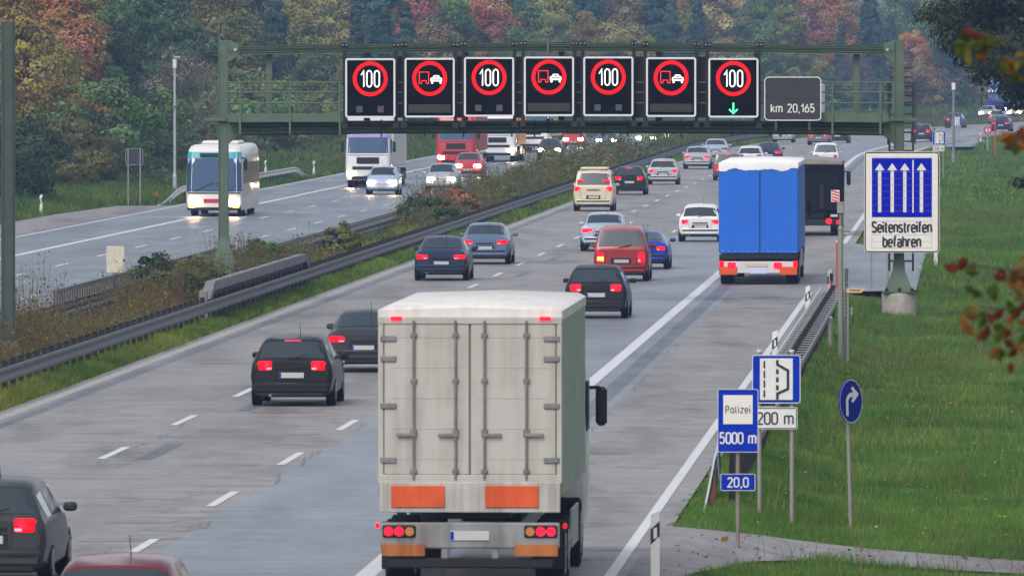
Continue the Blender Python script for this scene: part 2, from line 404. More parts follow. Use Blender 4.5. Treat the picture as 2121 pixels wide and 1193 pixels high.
# service path joining the shoulder at the bottom right
up = [(1362, 1092), (1440, 1098), (1560, 1110), (1680, 1126), (1800, 1140), (1960, 1153), (2130, 1166), (2350, 1176)]
lo = [(1240, 1290), (1330, 1235), (1440, 1190), (1560, 1166), (1700, 1163), (1900, 1180), (2130, 1193), (2350, 1202)]
g = []
for (a, b_), (c, d_) in zip(up, lo):
    p = at_t(a, b_); q = at_t(c, d_); row = []
    for k in range(7):
        r = p.lerp(q, k/6); row.append((r.x, r.y, max(float(ZT(r.x-float(RX(r.y, 0)), r.y))+.035, .006 if r.x-float(RX(r.y, 0)) < -4.6 else -9)))
    g.append(row)
PATH = [(p[0][0], p[0][1], p[-1][0], p[-1][1]) for p in g]
structure(MB().grid(g).build('service_path', asphP, None, 60, False))
def on_path(X, Y):
    xs = np.array([p[0] for p in PATH]); hi = np.interp(X, xs, [p[1] for p in PATH]); xs2 = np.array([p[2] for p in PATH]); lo_ = np.interp(X, xs2, [p[3] for p in PATH])
    return (Y > lo_+.10) & (Y < hi-.15)

mk = MB(); Zm = .008
def line(d, w, y0, y1):
    Y = ys(y0, y1); mk.grid([[(float(RX(y, d-w/2)), y, Zm), (float(RX(y, d+w/2)), y, Zm)] for y in Y])
line(-8.78, .30, Y0, 1650)
line(-5.28, .17, Y0, 338); line(-5.28, .2, 424, 846); line(-5.28, .2, 922, 1650)
line(-38.75, .18, Y0, 1650); line(-35.3, .30, Y0, 1650); line(-25.6, .18, Y0, 1650)
def dashes(d, y_ref, w=.16):
    y = y_ref - 18*15
    while y < 1600:
        if y > Y0: line(d, w, y-3, y+3)
        y += 18
dashes(-16.15, at(230, 938).y); dashes(-12.67, at(604, 950).y)
dashes(-32.15, at(290, 510.6).y); dashes(-28.87, at(160, 589.8).y)
structure(mk.build('road_marking', marking, None, 0, False))
mk = MB(); Zm = .007; line(-20.0, .30, Y0, 1650); structure(mk.build('worn_edge_line', oldmark, None, 0, False))
om = mk = MB(); Zm = .006                                       # faded old dashes beside the lane line and patched strips
y = at(700, 905).y
for k in range(-3, 9):
    yy = at(420, 935).y + 27*k
    if yy > 130: line(-15.35, .30, yy-4, yy+4)
structure(mk.build('old_patch_strip', seamM, None, 0, False))

# tar patches, sealed joints and tyre scuffs on the worn carriageway
concD = asphalt('dark repair patches', (.182, .174, .170), .55); tarm = asphalt('tar seal', (.125, .122, .122), .5)
rg_ = random.Random(4); pa = MB(); sl = MB()
def blot(mb, d, y, w, l, z, n=9):
    mb.add([(float(RX(y, d))+w*math.cos(2*math.pi*k/n)*rg_.uniform(.65, 1.1), y+l*math.sin(2*math.pi*k/n)*rg_.uniform(.6, 1.15), z) for k in range(n)], [tuple(range(n))])
for _ in range(420):
    y = 150+650*rg_.random()**1.8; d = rg_.choice([rg_.uniform(-19.3, -12.6), rg_.uniform(-13.4, -12.5), rg_.uniform(-16.0, -15.2), rg_.uniform(-7.4, -5.6)])
    blot(pa, d, y, rg_.uniform(.06, .8), rg_.uniform(.12, 1.3), .0031+.0006*rg_.random())
structure(pa.build('repair_patch', concD, None, 0, False))
for _ in range(240):
    y = 150+420*rg_.random()**1.6; d = rg_.choice([-12.36, -16.0, -7.70, -19.6, -15.95])+rg_.gauss(0, .05); blot(sl, d, y, rg_.uniform(.02, .05), rg_.uniform(.4, 2.4), .0042+.0008*rg_.random(), 6)
for y in np.arange(152, 420, 7.5):
    if rg_.random() < .5: a = rg_.uniform(-19.4, -15); blot(sl, a+1.2, y, rg_.uniform(.8, 2.2), .05, .0052+.0004*rg_.random(), 8)
structure(sl.build('sealed_joint', tarm, None, 0, False))

# ------------------------------------------------------------------ crash barriers
WPROF = [(.00, .155), (.035, .15), (.05, .09), (.012, .05), (.012, -.05), (.05, -.09), (.035, -.15), (.00, -.155)]   # (towards the road, height)
def rail_pts(dz, y0, y1, step=4.0, dfun=None, zfun=None):
    n = max(2, int((y1-y0)/step)+1); return [(y0+(y1-y0)*k/(n-1)) for k in range(n)]
def rail(name, d, side, y0, y1, zc=.62, parent=None, m=steel, zfun=None, dfun=None, prof=WPROF):
    g = []
    for y in rail_pts(0, y0, y1, 3.0):
        dd = d + (dfun(y) if dfun else 0); z = zc + (zfun(y) if zfun else 0)
        g.append([(float(RX(y, dd))+side*a, y, z+h) for a, h in prof])
    return MB().grid(g).build(name, m, parent, 50, False)
def post_mesh(h, w=.10, dep=.12):
    return MB().box((0, 0, h/2-.1), (dep, w*.35, h+.2), .008).box((-.03, 0, h/2-.1), (.02, w, h+.2), .004).mesh('post', blackm, 30)
def repeat(me, name, parent, pts, limit=100):
    """pts = (x, y, z, rz) nearest first; copies of one mesh as parts, those past the limit as one stuff part"""
    for k, (x, y, z, rz) in enumerate(pts[:limit]):
        o = link(name, me, parent); o.location = (x, y, z); o.rotation_euler = (0, 0, rz)
    rest = pts[limit:]
    if rest:
        src = MB(); V = [v.co.copy() for v in me.vertices]; FS = [tuple(p.vertices) for p in me.polygons]
        for x, y, z, rz in rest:
            T = Matrix.Translation((x, y, z)) @ Matrix.Rotation(rz, 4, 'Z'); src.add([T @ v for v in V], FS)
        stuff(src.build(name+'_run', list(me.materials), parent, 0, False))
gz = lambda d, y: float(ZT(d, y))
# 1: barrier along the left edge of the near carriageway
gr = thing('guardrail', 'long steel guardrail with black spacer arms left of the near carriageway', 'guardrail', (0, 0, 0))
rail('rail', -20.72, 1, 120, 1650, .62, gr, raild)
repeat(post_mesh(.72), 'post', gr, [(float(RX(y, -21.1)), y, gz(-21.1, y)+.0, 0) for y in np.arange(178, 1000, 2.0)])
arm = MB().box((-.22, 0, 0), (.56, .12, .022), .004).box((-.22, 0, -.28), (.50, .05, .022), .004).mesh('spacer_arm', blackm, 30)
repeat(arm, 'spacer_arm', gr, [(float(RX(y, -20.80)), y, .73, 0) for y in np.arange(179, 900, 2.0)])
# 2: double barrier along the oncoming carriageway
gr = thing('double_guardrail', 'double-sided steel guardrail with ladder-like spacers beside the oncoming carriageway behind the median weeds', 'guardrail')
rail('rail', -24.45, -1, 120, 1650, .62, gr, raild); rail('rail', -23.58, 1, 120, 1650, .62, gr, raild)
repeat(post_mesh(.72), 'post', gr, [(float(RX(y, -24.0)), y, gz(-24, y), 0) for y in np.arange(360, 900, 2.0)])
sp = MB().box((0, 0, 0), (.84, .12, .018), .004).mesh('spacer_arm', dsteel, 30)
repeat(sp, 'spacer_arm', gr, [(float(RX(y, -24.02)), y, .75, 0) for y in np.arange(366, 900, 2.0)])
slat = MB().box((0, 0, .36), (.03, .35, .66), .004).mesh('face_slat', dsteel, 30)
repeat(slat, 'face_slat', gr, [(float(RX(y, -23.62)), y, gz(-23.6, y)-.02, 0) for y in np.arange(390, 452, .9)], 80)
# 3: raised box beam shielding the gantry foot, near side
gr = thing('raised_barrier', 'raised grey box-beam barrier with a slanted end in front of the gantry foot', 'barrier')
def hump(y): return .0
g = []
for y, zt in ((297.2, .72), (299.2, 1.17), (340, 1.17), (341.5, .80)):
    g.append([(float(RX(y, -20.98))+a, y, zt+h) for a, h in ((-.26, -.24), (-.26, 0), (0, .012), (.0, -.24), (-.26, -.24))])
grst = mat('dull grey barrier', (.17, .165, .165), .6, .1, .22, 3)
MB().grid(g).build('box_beam', grst, gr, 30)
MB().box(ROAD(296.6, -21.11, .48), (.24, .30, 1.0), .02, rz=0).build('slanted_end', mat('dull grey barrier', (0, 0, 0)), gr)
b = MB()
g = [[(float(RX(y, -21.08)), y, z) for z in (.1, .92)] for y in (299, 310, 320, 330, 340)]
MB().grid(g).build('shade_panel', blackm, gr, 0, False)  # added black sheet that paints the shade under the box beam
repeat(MB().box((0, 0, .5), (.12, .12, 1.0), .01).mesh('post', dsteel), 'post', gr, [(float(RX(y, -21.2)), y, .0, 0) for y in np.arange(300, 341, 4)])
repeat(MB().box((0, 0, 0), (.266, .02, .255)).mesh('joint', blackm, 0), 'joint', gr, [(float(RX(y, -21.11)), y, 1.055, 0) for y in np.arange(304.3, 340, 5.0)])
# 4: slatted barrier on the far side of the gantry foot
gr = thing('slatted_barrier', 'grey slatted barrier panel behind the left gantry foot', 'barrier')
repeat(MB().box((0, 0, .58), (.05, .62, 1.16), .012).mesh('slat', mat('dull grey barrier', (0, 0, 0))), 'slat', gr, [(float(RX(y, -24.62)), y, .0, 0) for y in np.arange(290, 357, .82)])
rail('top_beam', -24.52, 1, 289, 357, 1.1, gr, dsteel, prof=[(0, .07), (.08, .07), (.08, -.05), (0, -.05)])
gr = thing('steel_barrier_panel', 'plain dark steel barrier panel between the far bushes of the median', 'barrier')
g = [[(float(RX(y, -23.35))+a, y, z) for a, z in ((0, .0), (.0, 1.0), (-.3, 1.0), (-.3, 0))] for y in (718, 740, 760, 780, 806)]
MB().grid(g).build('panel', steel, gr, 30)
rail('cap', -23.25, 1, 717, 807, 1.02, gr, dsteel, prof=[(0, .05), (.08, .05), (.08, -.05), (0, -.05)])
# 5: ladder-like barrier on the right
gr = thing('shoulder_guardrail', 'short guardrail with a ladder of spacers and striped ramped end by the grass bank', 'guardrail')
def endz(y): return -.86*(1-float(ss(176.5, 190, y)))
rail('rail', -4.50, -1, 176.5, 310, .62, gr, mat('pale rail', (.50, .51, .52), .4, .4, .1, 5), endz)
rail('rear_beam', -3.92, 1, 192, 310, .66, gr, dsteel, prof=[(0, .06), (.05, .06), (.05, -.06), (0, -.06)])
repeat(MB().box((0, 0, 0), (.60, .13, .018), .004).mesh('spacer_arm', steel), 'spacer_arm', gr, [(float(RX(y, -4.2)), y, .75, 0) for y in np.arange(193, 310.5, 2.0)])
repeat(post_mesh(1.0), 'post', gr, [(float(RX(y, -4.15)), y, gz(-4.15, y)-.05, 0) for y in np.arange(183, 310, 2.0)])
tp = MB()
for k, (ya, yb, mi) in enumerate(((177.0, 180.4, 0), (180.4, 183.6, 1), (183.6, 185.2, 0), (185.2, 185.9, 2), (185.9, 187.2, 0))):
    tp.grid([[(float(RX(y, -4.50))+x, y, .62+endz(y)+h) for x, h in ((.06, -.17), (.045, .19))] for y in np.linspace(ya, yb, 4)], mi)
tp.build('reflective_tape', [blackm, redrefl, white], gr, 0, False)
# 6: verge barrier on the far left
gr = thing('verge_guardrail', 'short galvanised guardrail with both ends ramped down on the far left verge', 'guardrail')
def endl(y): return -.72*(1-float(ss(527, 545, y))) - .72*float(ss(632, 648, y))
rail('rail', -39.75, 1, 527, 648, .60, gr, mat('pale rail', (.5,)*3), endl)
repeat(post_mesh(.75), 'post', gr, [(float(RX(y, -39.9)), y, gz(-39.9, y), 0) for y in np.arange(547, 632, 3.0)])

# ------------------------------------------------------------------ the sign gantry
GY = 326.0; PX = 22600/GY                       # pixels per metre at the gantry
def gx(u): return (u-UC)/F*GY
def gzv(v): return P(UC, v, GY).z
ga = thing('sign_gantry', 'green steel sign gantry spanning the near carriageway', 'gantry', (gx(1166), GY, 0))
def gpart(mb, name, m, smooth=30):
    o = mb.build(name, m, ga, smooth); o.matrix_parent_inverse = Matrix.Translation((-gx(1166), -GY, 0)); return o
xl, xr = gx(463), gx(1862)
def camber(x): t = (x-xl)/(xr-xl); return .10*(1-(2*t-1)**2)
def beam(z0, z1, y0, y1, n=24, x0=xl+.12, x1=xr-.12, cf=1.0):
    rings = []
    for k in range(n+1):
        x = x0+(x1-x0)*k/n; c = camber(x)*cf
        rings.append([(x, y0, z0+c), (x, y0, z1-.04+c), (x, y0+.05, z1+c), (x, y1-.05, z1+c), (x, y1, z1-.04+c), (x, y1, z0+c)])
    return MB().loops(rings)
gpart(beam(gzv(113), gzv(97), GY-.22, GY+.22), 'upper_beam', gantrym)
for v0, v1 in ((98.5, 96), (104.8, 103.2), (108.6, 107.2), (113.6, 111.6)):
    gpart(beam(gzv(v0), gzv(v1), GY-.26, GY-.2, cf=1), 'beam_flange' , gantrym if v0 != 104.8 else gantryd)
gpart(beam(gzv(281), gzv(257), GY-.22, GY+.22, cf=.8), 'lower_beam', gantrym)
for v0, v1 in ((259, 255.5), (266, 263.5), (273, 271), (281.6, 279)):
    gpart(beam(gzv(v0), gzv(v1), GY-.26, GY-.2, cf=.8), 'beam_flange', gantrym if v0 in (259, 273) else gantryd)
for u, zb in ((463, 1.0), (1862, .30)):
    x = gx(u); zt = gzv(84)
    p = MB().box((x, GY, (zt+zb)/2), (.30, .42, zt-zb), .012)
    p.box((x-.13, GY-.225, (zt+zb+.8)/2), (.03, .03, zt-zb-.8), .005).box((x+.13, GY-.225, (zt+zb+.8)/2), (.03, .03, zt-zb-.8), .005)
    gpart(p, 'post', gantrym)
    f = MB()                                          # flared foot with base plate and bolts
    f.loops([[(x+sx*w/2, GY+sy*dd/2, z) for sx, sy in ((-1, -1), (1, -1), (1, 1), (-1, 1))] for z, w, dd in ((zb, .76, .8), (zb+.12, .74, .78), (zb+.62, .36, .5), (zb+.95, .32, .44))])
    gpart(f, 'foot', gantrym)
    gpart(MB().box((x, GY, zb-.02), (1.0, .96, .05), .01), 'base_plate', gantryd)
    for sx in (-.38, 0, .38): gpart(MB().cyl((x+sx, GY-.43, zb-.02), (x+sx, GY-.43, zb+.12), .045, n=8), 'anchor_bolt', blackm)
    gpart(MB().cyl((x, GY, -.9 if u > 1000 else -.3), (x, GY, zb-.04), .515, n=40).cyl((x, GY, zb-.045), (x, GY, zb-.03), .49, n=40), 'pedestal', conc)
    s_ = 1 if u < 1000 else -1
    for vt, vb in ((84, 126), (225, 281)):               # gusset plates
        zt_, zb_ = gzv(vt), gzv(vb); w = .33
        pr = [(x+s_*.14, zt_), (x+s_*.19, zt_), (x+s_*(.14+w), zt_-.13 if vt == 84 else zt_-.22), (x+s_*(.14+w), zb_+.16), (x+s_*.14, zb_-.05)]
        if vt == 225: pr = [(x+s_*.14, zt_-.2), (x+s_*(.14+w), zt_-.45), (x+s_*(.14+w), zb_+.0), (x+s_*.14, zb_-.26)]
        gpart(MB().loops([[(a, GY-.26, c) for a, c in pr], [(a, GY+.26, c) for a, c in pr]]), 'gusset_plate', gantrym)
        gpart(MB().cyl((x+s_*.36, GY-.29, (zt_+zb_)/2+.02), (x+s_*.36, GY-.25, (zt_+zb_)/2+.02), .045, n=10), 'bolt', chrome)
    xa, xb = (gx(424), gx(470)) if u < 1000 else (gx(1835), gx(1900))
    gpart(MB().box(((xa+xb)/2, GY-.28, gzv(248)), (xb-xa, .12, .10), .01), 'cross_arm', gantrym)
for u in (557, 760, 963, 1163, 1365, 1569, 1774):
    x = gx(u); gpart(MB().box((x, GY+.10, (gzv(256)+gzv(113))/2+camber(x)*.9), (.19, .16, gzv(113)-gzv(256)), .01), 'strut', gantrym)
# walkway with kick plate and railing
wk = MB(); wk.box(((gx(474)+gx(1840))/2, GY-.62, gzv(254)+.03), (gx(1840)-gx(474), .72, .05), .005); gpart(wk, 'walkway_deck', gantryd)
for ua, ub in ((473, 716), (1700, 1838)):
    gpart(MB().box(((gx(ua)+gx(ub))/2, GY-1.0, (gzv(235)+gzv(253))/2), (gx(ub)-gx(ua), .03, gzv(235)-gzv(253)), .004), 'kick_plate', gantrym)
for v in (171, 191.5, 213.5):
    gpart(MB().cyl((gx(470), GY-1.0, gzv(v)), (gx(1850), GY-1.0, gzv(v)), .022, n=8), 'railing', gantrym)
for u in (499, 602, 705, 1722, 1821, 1848):
    gpart(MB().box((gx(u), GY-1.04, (gzv(169)+gzv(279 if u < 1840 else 235))/2), (.065, .05, gzv(169)-gzv(279 if u < 1840 else 235)), .006), 'railing_post', gantrym)
for u in (790, 880, 960, 1060, 1107, 1250, 1300, 1410, 1515, 1617): gpart(MB().box((gx(u), GY-.28, gzv(266)), (.05, .08, gzv(243)-gzv(279)), .005), 'bracket', gantryd)
# access ladder behind the right post
lad = [gx(1844), gx(1893)]
for x in lad: gpart(MB().box((x, GY+.75, (gzv(172)+.9)/2), (.06, .06, gzv(172)-.9), .006), 'ladder_rail', gantryd)
for x in (gx(1840), gx(1897)): gpart(MB().box((x, GY+.5, (gzv(172)+gzv(300))/2), (.035, .035, gzv(172)-gzv(300)), .006), 'cage_bar', gantryd)
for k in range(22): gpart(MB().box(((lad[0]+lad[1])/2, GY+.75, 1.2+.275*k), (lad[1]-lad[0], .04, .05), .005), 'ladder_rung', gantryd)
for v in (172, 192, 213): gpart(MB().box(((gx(1838)+gx(1896))/2, GY+.45, gzv(v)), (gx(1896)-gx(1838), .04, .04), .005), 'cage_ring', gantryd)
# small antenna in mid-span
am = MB().box((gx(1135), GY-.3, gzv(95)), (.07, .10, .42), .01).cyl((gx(1135), GY-.34, gzv(108)), (gx(1135), GY-.34, gzv(112)), .08, n=12).cyl((gx(1135), GY-.3, gzv(90)), (gx(1135), GY-.3, gzv(78)), .02, n=8)
gpart(am, 'antenna', gantrym)
gpart(MB().box((gx(1135), GY-.36, gzv(262)), (.06, .10, .42), .01).box((gx(1135), GY-.36, gzv(249)), (.10, .12, .08), .02).box((gx(1135), GY-.36, gzv(273)), (.10, .12, .08), .02), 'junction_box', blackm)

# ------------------------------------------------------------------ variable message signs
def dots(pts, r, y):
    mb = MB()
    for x, z in pts: mb.add([(x+r*math.cos(k*math.pi/3), y, z+r*math.sin(k*math.pi/3)) for k in range(6)], [tuple(range(6))])
    return mb
def sample(pts, step, closed=False):
    o = []; P_ = pts + ([pts[0]] if closed else [])
    for a, b in zip(P_[:-1], P_[1:]):
        n = max(1, round(math.hypot(b[0]-a[0], b[1]-a[1])/step)); o += [(a[0]+(b[0]-a[0])*k/n, a[1]+(b[1]-a[1])*k/n) for k in range(n)]
    return o
GW, GH = 1.49, 1.77
def vms(u, v0, v1, kind, label):
    zc = (gzv(v0)+gzv(v1))/2; y = GY-1.35
    s = thing('lane_control_sign', label, 'sign', (gx(u)*y/GY, y, P(UC, (v0+v1)/2, y).z), 0, 'lit lane control signs on the gantry')
    mb = MB(); plate(mb, GW, GH, .07, .03, .75); mb.build('housing', blackm, s)
    plate(MB(), GW-.10, GH-.10, .05, .012, .03).build('display_face', vmsblack, s)
    frame(MB(), GW, GH, .08, .055, 0, .06).build('frame', mat('pale alloy frame', (.62, .62, .63), .4, .1), s)
    cz = .275
    n = 72
    ro, ri = .52, .405
    ring = MB(); g = [[(rr*math.cos(2*math.pi*k/n), .008, cz+rr*math.sin(2*math.pi*k/n)) for rr in (ri, ro)] for k in range(n+1)]
    ring.grid(g)
    pts = [(rr*math.cos(2*math.pi*(k+off)/54), cz+rr*math.sin(2*math.pi*(k+off)/54)) for rr, off in ((.432, 0), (.462, .5), (.494, 0)) for k in range(54)]
    for x_, z_ in pts: ring.add([(x_+.010*math.cos(q*math.pi/3), .004, z_+.010*math.sin(q*math.pi/3)) for q in range(6)], [tuple(range(6))], 1)
    ring.build('red_ring', [ledredbase, ledred], s, 0, False)
    if kind == '100' or kind == '100g':
        t = MB(); text_mb(t, '100', 0, cz-.24, .48, .004, .074, .24, width=.54); t.build('digits', ledwhite, s, 0, False)
    else:
        lorry = [(-.31, cz-.15), (-.31, cz+.19), (-.03, cz+.19), (-.03, cz-.15), (-.10, cz-.15), (-.10, cz-.07), (-.24, cz-.07), (-.24, cz-.15)]
        ls = MB(); ribbon(ls, lorry, .030, True, -.006)
        for x_, z_ in sample(lorry, .034, True): ls.add([(x_+.013*math.cos(q*math.pi/3), .003, z_+.013*math.sin(q*math.pi/3)) for q in range(6)], [tuple(range(6))], 1)
        ls.build('lorry_symbol', [mat('dim red led', (.1, 0, 0), .5, emit=(1, .004, .01), estr=.28), ledred], s, 0, False)
        t = MB()
        car_ = [(.04, cz-.06), (.05, cz+.0), (.10, cz+.015), (.135, cz+.075), (.26, cz+.075), (.295, cz+.015), (.345, cz+0), (.355, cz-.06)]
        ribbon(t, car_, .034, False, -.004); ribbon(t, [(.03, cz-.065), (.365, cz-.065)], .045, False, -.0034)
        ribbon(t, [(.11, cz+.008), (.285, cz+.008)], .03, False, -.0028)
        for xx in (.075, .32): ribbon(t, [(xx, cz-.08), (xx, cz-.155)], .05, False, -.0022)
        t.build('car_symbol', ledwhite, s, 0, False)
    if kind == '100':
        for xx in (-.32, .31):
            b = MB().box((xx, .0, -.63), (.19, .05, .19), .01); b.build('flasher_lamp', ledoff, s)
    elif kind == '100g':
        t = MB(); ribbon(t, [(0, -.44), (0, -.70)], .055, False, -.004); ribbon(t, [(-.125, -.635), (0, -.755), (.125, -.635)], .05, False, -.0034)
        t.build('green_arrow', ledgreen, s, 0, False)
    else:
        MB().box((0, .006, -.62), (1.26, .02, .25), .004).build('text_panel', lampstrip, s)
    for xx in (-GW/2-.02, GW/2+.02):
        b = MB().box((xx, .45, .02), (.10, .5, GH+.42), .01); b.box((xx, .42, GH/2+.40), (.20, .62, .15), .02); b.box((xx, .30, -GH/2-.24), (.20, .6, .18), .02)
        b.build('hanger', blackm, s)
        for dx in (-.055, .055): MB().cyl((xx+dx, .09, GH/2+.40), (xx+dx, .12, GH/2+.40), .022, n=8).build('hanger_bolt', steel, s)
    return s
for u, v0, v1, k, lab in ((767, 122, 244, '100', 'lit speed limit sign reading 100, leftmost of the row hung on the gantry'),
    (890, 121.5, 243, 'no', 'lit no-overtaking sign for lorries between the leftmost two 100 signs'),
    (1013, 119, 242, '100', 'lit speed limit sign reading 100, between the two leftmost no-overtaking signs'),
    (1137, 118, 241, 'no', 'lit no-overtaking sign for lorries in the middle of the gantry row'),
    (1260, 118, 241, '100', 'lit speed limit sign reading 100, between the two rightmost no-overtaking signs'),
    (1390, 119.5, 242.5, 'no', 'lit no-overtaking sign for lorries left of the sign with a green arrow'),
    (1519, 121, 244, '100g', 'lit speed limit sign reading 100 with a green arrow pointing down')):
    vms(u, v0, v1, k, lab)
for i, (ua, ub) in enumerate(((819, 838), (942, 961), (1065, 1086), (1188, 1209), (1312, 1338), (1442, 1467))):
    gpart(MB().box(((gx(ua)+gx(ub))/2, GY-.7, (gzv(118)+gzv(244))/2), (gx(ub)-gx(ua)-.10, .25, gzv(118)-gzv(244)), .01), 'cable_duct', blackm)

# km board
yk = GY-1.3
s = thing('kilometre_board', 'anthracite board reading km 20,165 at the right end of the gantry', 'sign', P(1642, 205, yk))
kp = (yk/F)
plate(MB(), 117*kp, 90*kp, .13, 0, .05).build('board', signgrey, s)
frame(MB(), 118*kp, 91*kp, .135, .028, -.012, .06).build('rim', white, s)
MB().box((.02, -.002, 0), (.012, .01, 88*kp)).build('panel_joint', blk, s)
t = MB(); text_mb(t, 'km 20,165', .0, -.40, .235, -.014, .15, .20, width=1.28); t.build('lettering', white, s, 0, False)
for xx in (-.5, .5): MB().box((xx, .2, -.3), (.08, .36, 1.3), .01).build('bracket', gantryd, s)

# second gantry post at the left edge of the picture
y = 252.0; b = ROAD(y, -22.45)
s = thing('gantry_post', 'tall green steel post cut by the left edge, standing in the median weeds', 'post', (b.x, y, 0))
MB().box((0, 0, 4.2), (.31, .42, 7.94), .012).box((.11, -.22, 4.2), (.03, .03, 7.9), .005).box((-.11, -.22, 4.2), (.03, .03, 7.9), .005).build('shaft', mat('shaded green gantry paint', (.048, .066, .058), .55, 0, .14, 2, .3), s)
MB().loops([[(sx*w/2, sy*w/2, z) for sx, sy in ((-1, -1), (1, -1), (1, 1), (-1, 1))] for z, w in ((.2, .7), (.3, .68), (.8, .44))]).build('foot', gantrym, s)
MB().cyl((0, 0, -.3), (0, 0, .22), .5, n=32).build('pedestal', conc, s)

# ------------------------------------------------------------------ signs on the right bank
def spost(x, y, z0, z1, r=.038, m=post_m, cap=True):
    mb = MB().cyl((x, y, z0), (x, y, z1), r, n=12)
    return mb
# Seitenstreifen sign on the gantry's right post
ys_ = GY-.75; k = ys_/F
s = thing('lane_instruction_sign', 'large white and blue sign reading Seitenstreifen befahren mounted on the right gantry post', 'sign', P(1868, 419, ys_))
Wd, Hd = 156*k, 210*k
plate(MB(), Wd, Hd, .11, .0, .16).build('board', cream, s)
frame(MB(), Wd-.03, Hd-.03, .10, .035, -.006, .02).build('black_rim', blk, s)
zt = (419-328)*k; zb = (419-450)*k
bx = 62*k
MB().box((0, -.004, (zt+zb)/2), (2*bx, .012, zt-zb), .002).build('blue_field', ublue, s)
ar = MB(); q = 0
for u in (1822, 1848, 1874, 1908.5):
    x = (u-1868)*k
    ar.add([(x-.05, -.014, (419-440)*k), (x+.05, -.014, (419-440)*k), (x+.05, -.014, (419-354)*k), (x-.05, -.014, (419-354)*k)], [(0, 1, 2, 3)])
    ar.add([(x-.145, -.0146, (419-353)*k), (x+.145, -.0146, (419-353)*k), (x, -.0146, (419-338)*k)], [(0, 1, 2)])
x = (1891-1868)*k; ar.add([(x-.02, -.014, (419-441)*k), (x+.02, -.014, (419-441)*k), (x+.02, -.014, (419-332)*k), (x-.02, -.014, (419-332)*k)], [(0, 1, 2, 3)])
ar.build('arrow_symbols', white, s, 0, False)
t = MB(); text_mb(t, 'Seitenstreifen', 0, (419-481)*k, .30, -.008, .19, .17, width=122*k); t.build('lettering', blk, s, 0, False)
t = MB(); text_mb(t, 'befahren', -.0, (419-511)*k, .30, -.008, .19, .17, width=77*k); t.build('lettering', blk, s, 0, False)
ln = MB()
for v in (326.5, 356, 370, 384, 397, 411, 425, 437.5, 458.5, 473, 487, 501, 514): ln.box((0, -.0165 if 328 < v < 450 else -.003, (419-v)*k), (2*bx, .003, .007))
for sx in (-1, 1): ln.box((sx*bx, -.003, (419-420)*k), (.007, .003, 188*k))
ln.build('lamella_joints', mat('sign joint line', (.16, .15, .15), .6), s, 0)
for z in (-.8, .9): MB().box((0, .40, z), (1.2, .5, .08), .01).build('bracket', gantryd, s)

def bay_symbol(parent, w, h, y=-.012):
    """white field with broken lines and the outline of a bay"""
    MB().box((0, y+.004, 0), (w*.68, .008, h*.86), .001).build('white_field', white, parent)
    t = MB(); lw = .028*w/.79
    for k in range(4):
        z = h*(.30-.20*k); ribbon(t, [(-w*.25, z+h*.075), (-w*.25, z-h*.075)], lw, False, .008-y)
    ribbon(t, [(w*.02, h*.40), (w*.02, h*.30), (w*.24, h*.18), (w*.24, -h*.20), (w*.02, -h*.30), (w*.02, -h*.42)], lw*1.5, False, .008-y)
    for k in range(3):
        z = h*(.155-.165*k); ribbon(t, [(w*.02, z+h*.05), (w*.02, z-h*.05)], lw*1.5, False, .0086-y)
    t.build('bay_symbol', blk, parent, 0, False)
def bay_sign(u, v, vbase, Y, w, h, label, plate_txt=True, postu=(-.5, .5), vb2=None):
    c = P(u, v, Y); x0 = c.x; g0 = gz(x0-float(RX(Y, 0)), Y)
    s = thing('emergency_bay_sign', label, 'sign', (x0, Y, c.z), 0)
    plate(MB(), w, h, .045, 0, .03).build('board', bluem, s)
    frame(MB(), w, h, .045, .012, -.004, .034).build('rim', white, s)
    bay_symbol(s, w, h)
    if plate_txt:
        s2 = h/2+.05+.20
        plate(MB(), w*.93, .37, .03, 0, .03, .06*w*0-.02, -s2).build('distance_plate', white, s)
        frame(MB(), w*.93-.02, .35, .025, .015, -.004, .01, -.02, -s2).build('plate_rim', blk, s)
        t = MB(); text_mb(t, '200 m', -.02, -s2-.095, .19, -.006, .14, .16, width=w*.74); t.build('lettering', blk, s, 0, False)
    for xx in (postu[0], postu[1]):
        MB().cyl((xx, .06, g0-c.z-.15), (xx, .06, h/2+.05), .036, n=12).build('post', post_m, s)
        MB().cyl((xx, .06, h/2+.05), (xx, .06, h/2+.085), .045, n=12).build('post_cap', white, s)
    return s
bay_sign(1608, 785, 1055, 181.5, 100*181.5/F, 100*181.5/F, 'blue and white emergency bay sign with a 200 m plate, beside the blue police sign', True, (-.28, .26))
bay_sign(1945, 286, 352, 663, .79, .79, 'small distant emergency bay sign with a 200 m plate beyond the large lane instruction sign', True, (-.15, .26))
bay_sign(1981, 252, 301, 893, .79, .79, 'far emergency bay sign without a plate behind the tall grey pole', False, (-.1, .2))
bay_sign(1822, 440, 600, 345, .75, .75, 'pair of grey sign posts ending behind the large lane instruction sign', False, (-.27, .25))

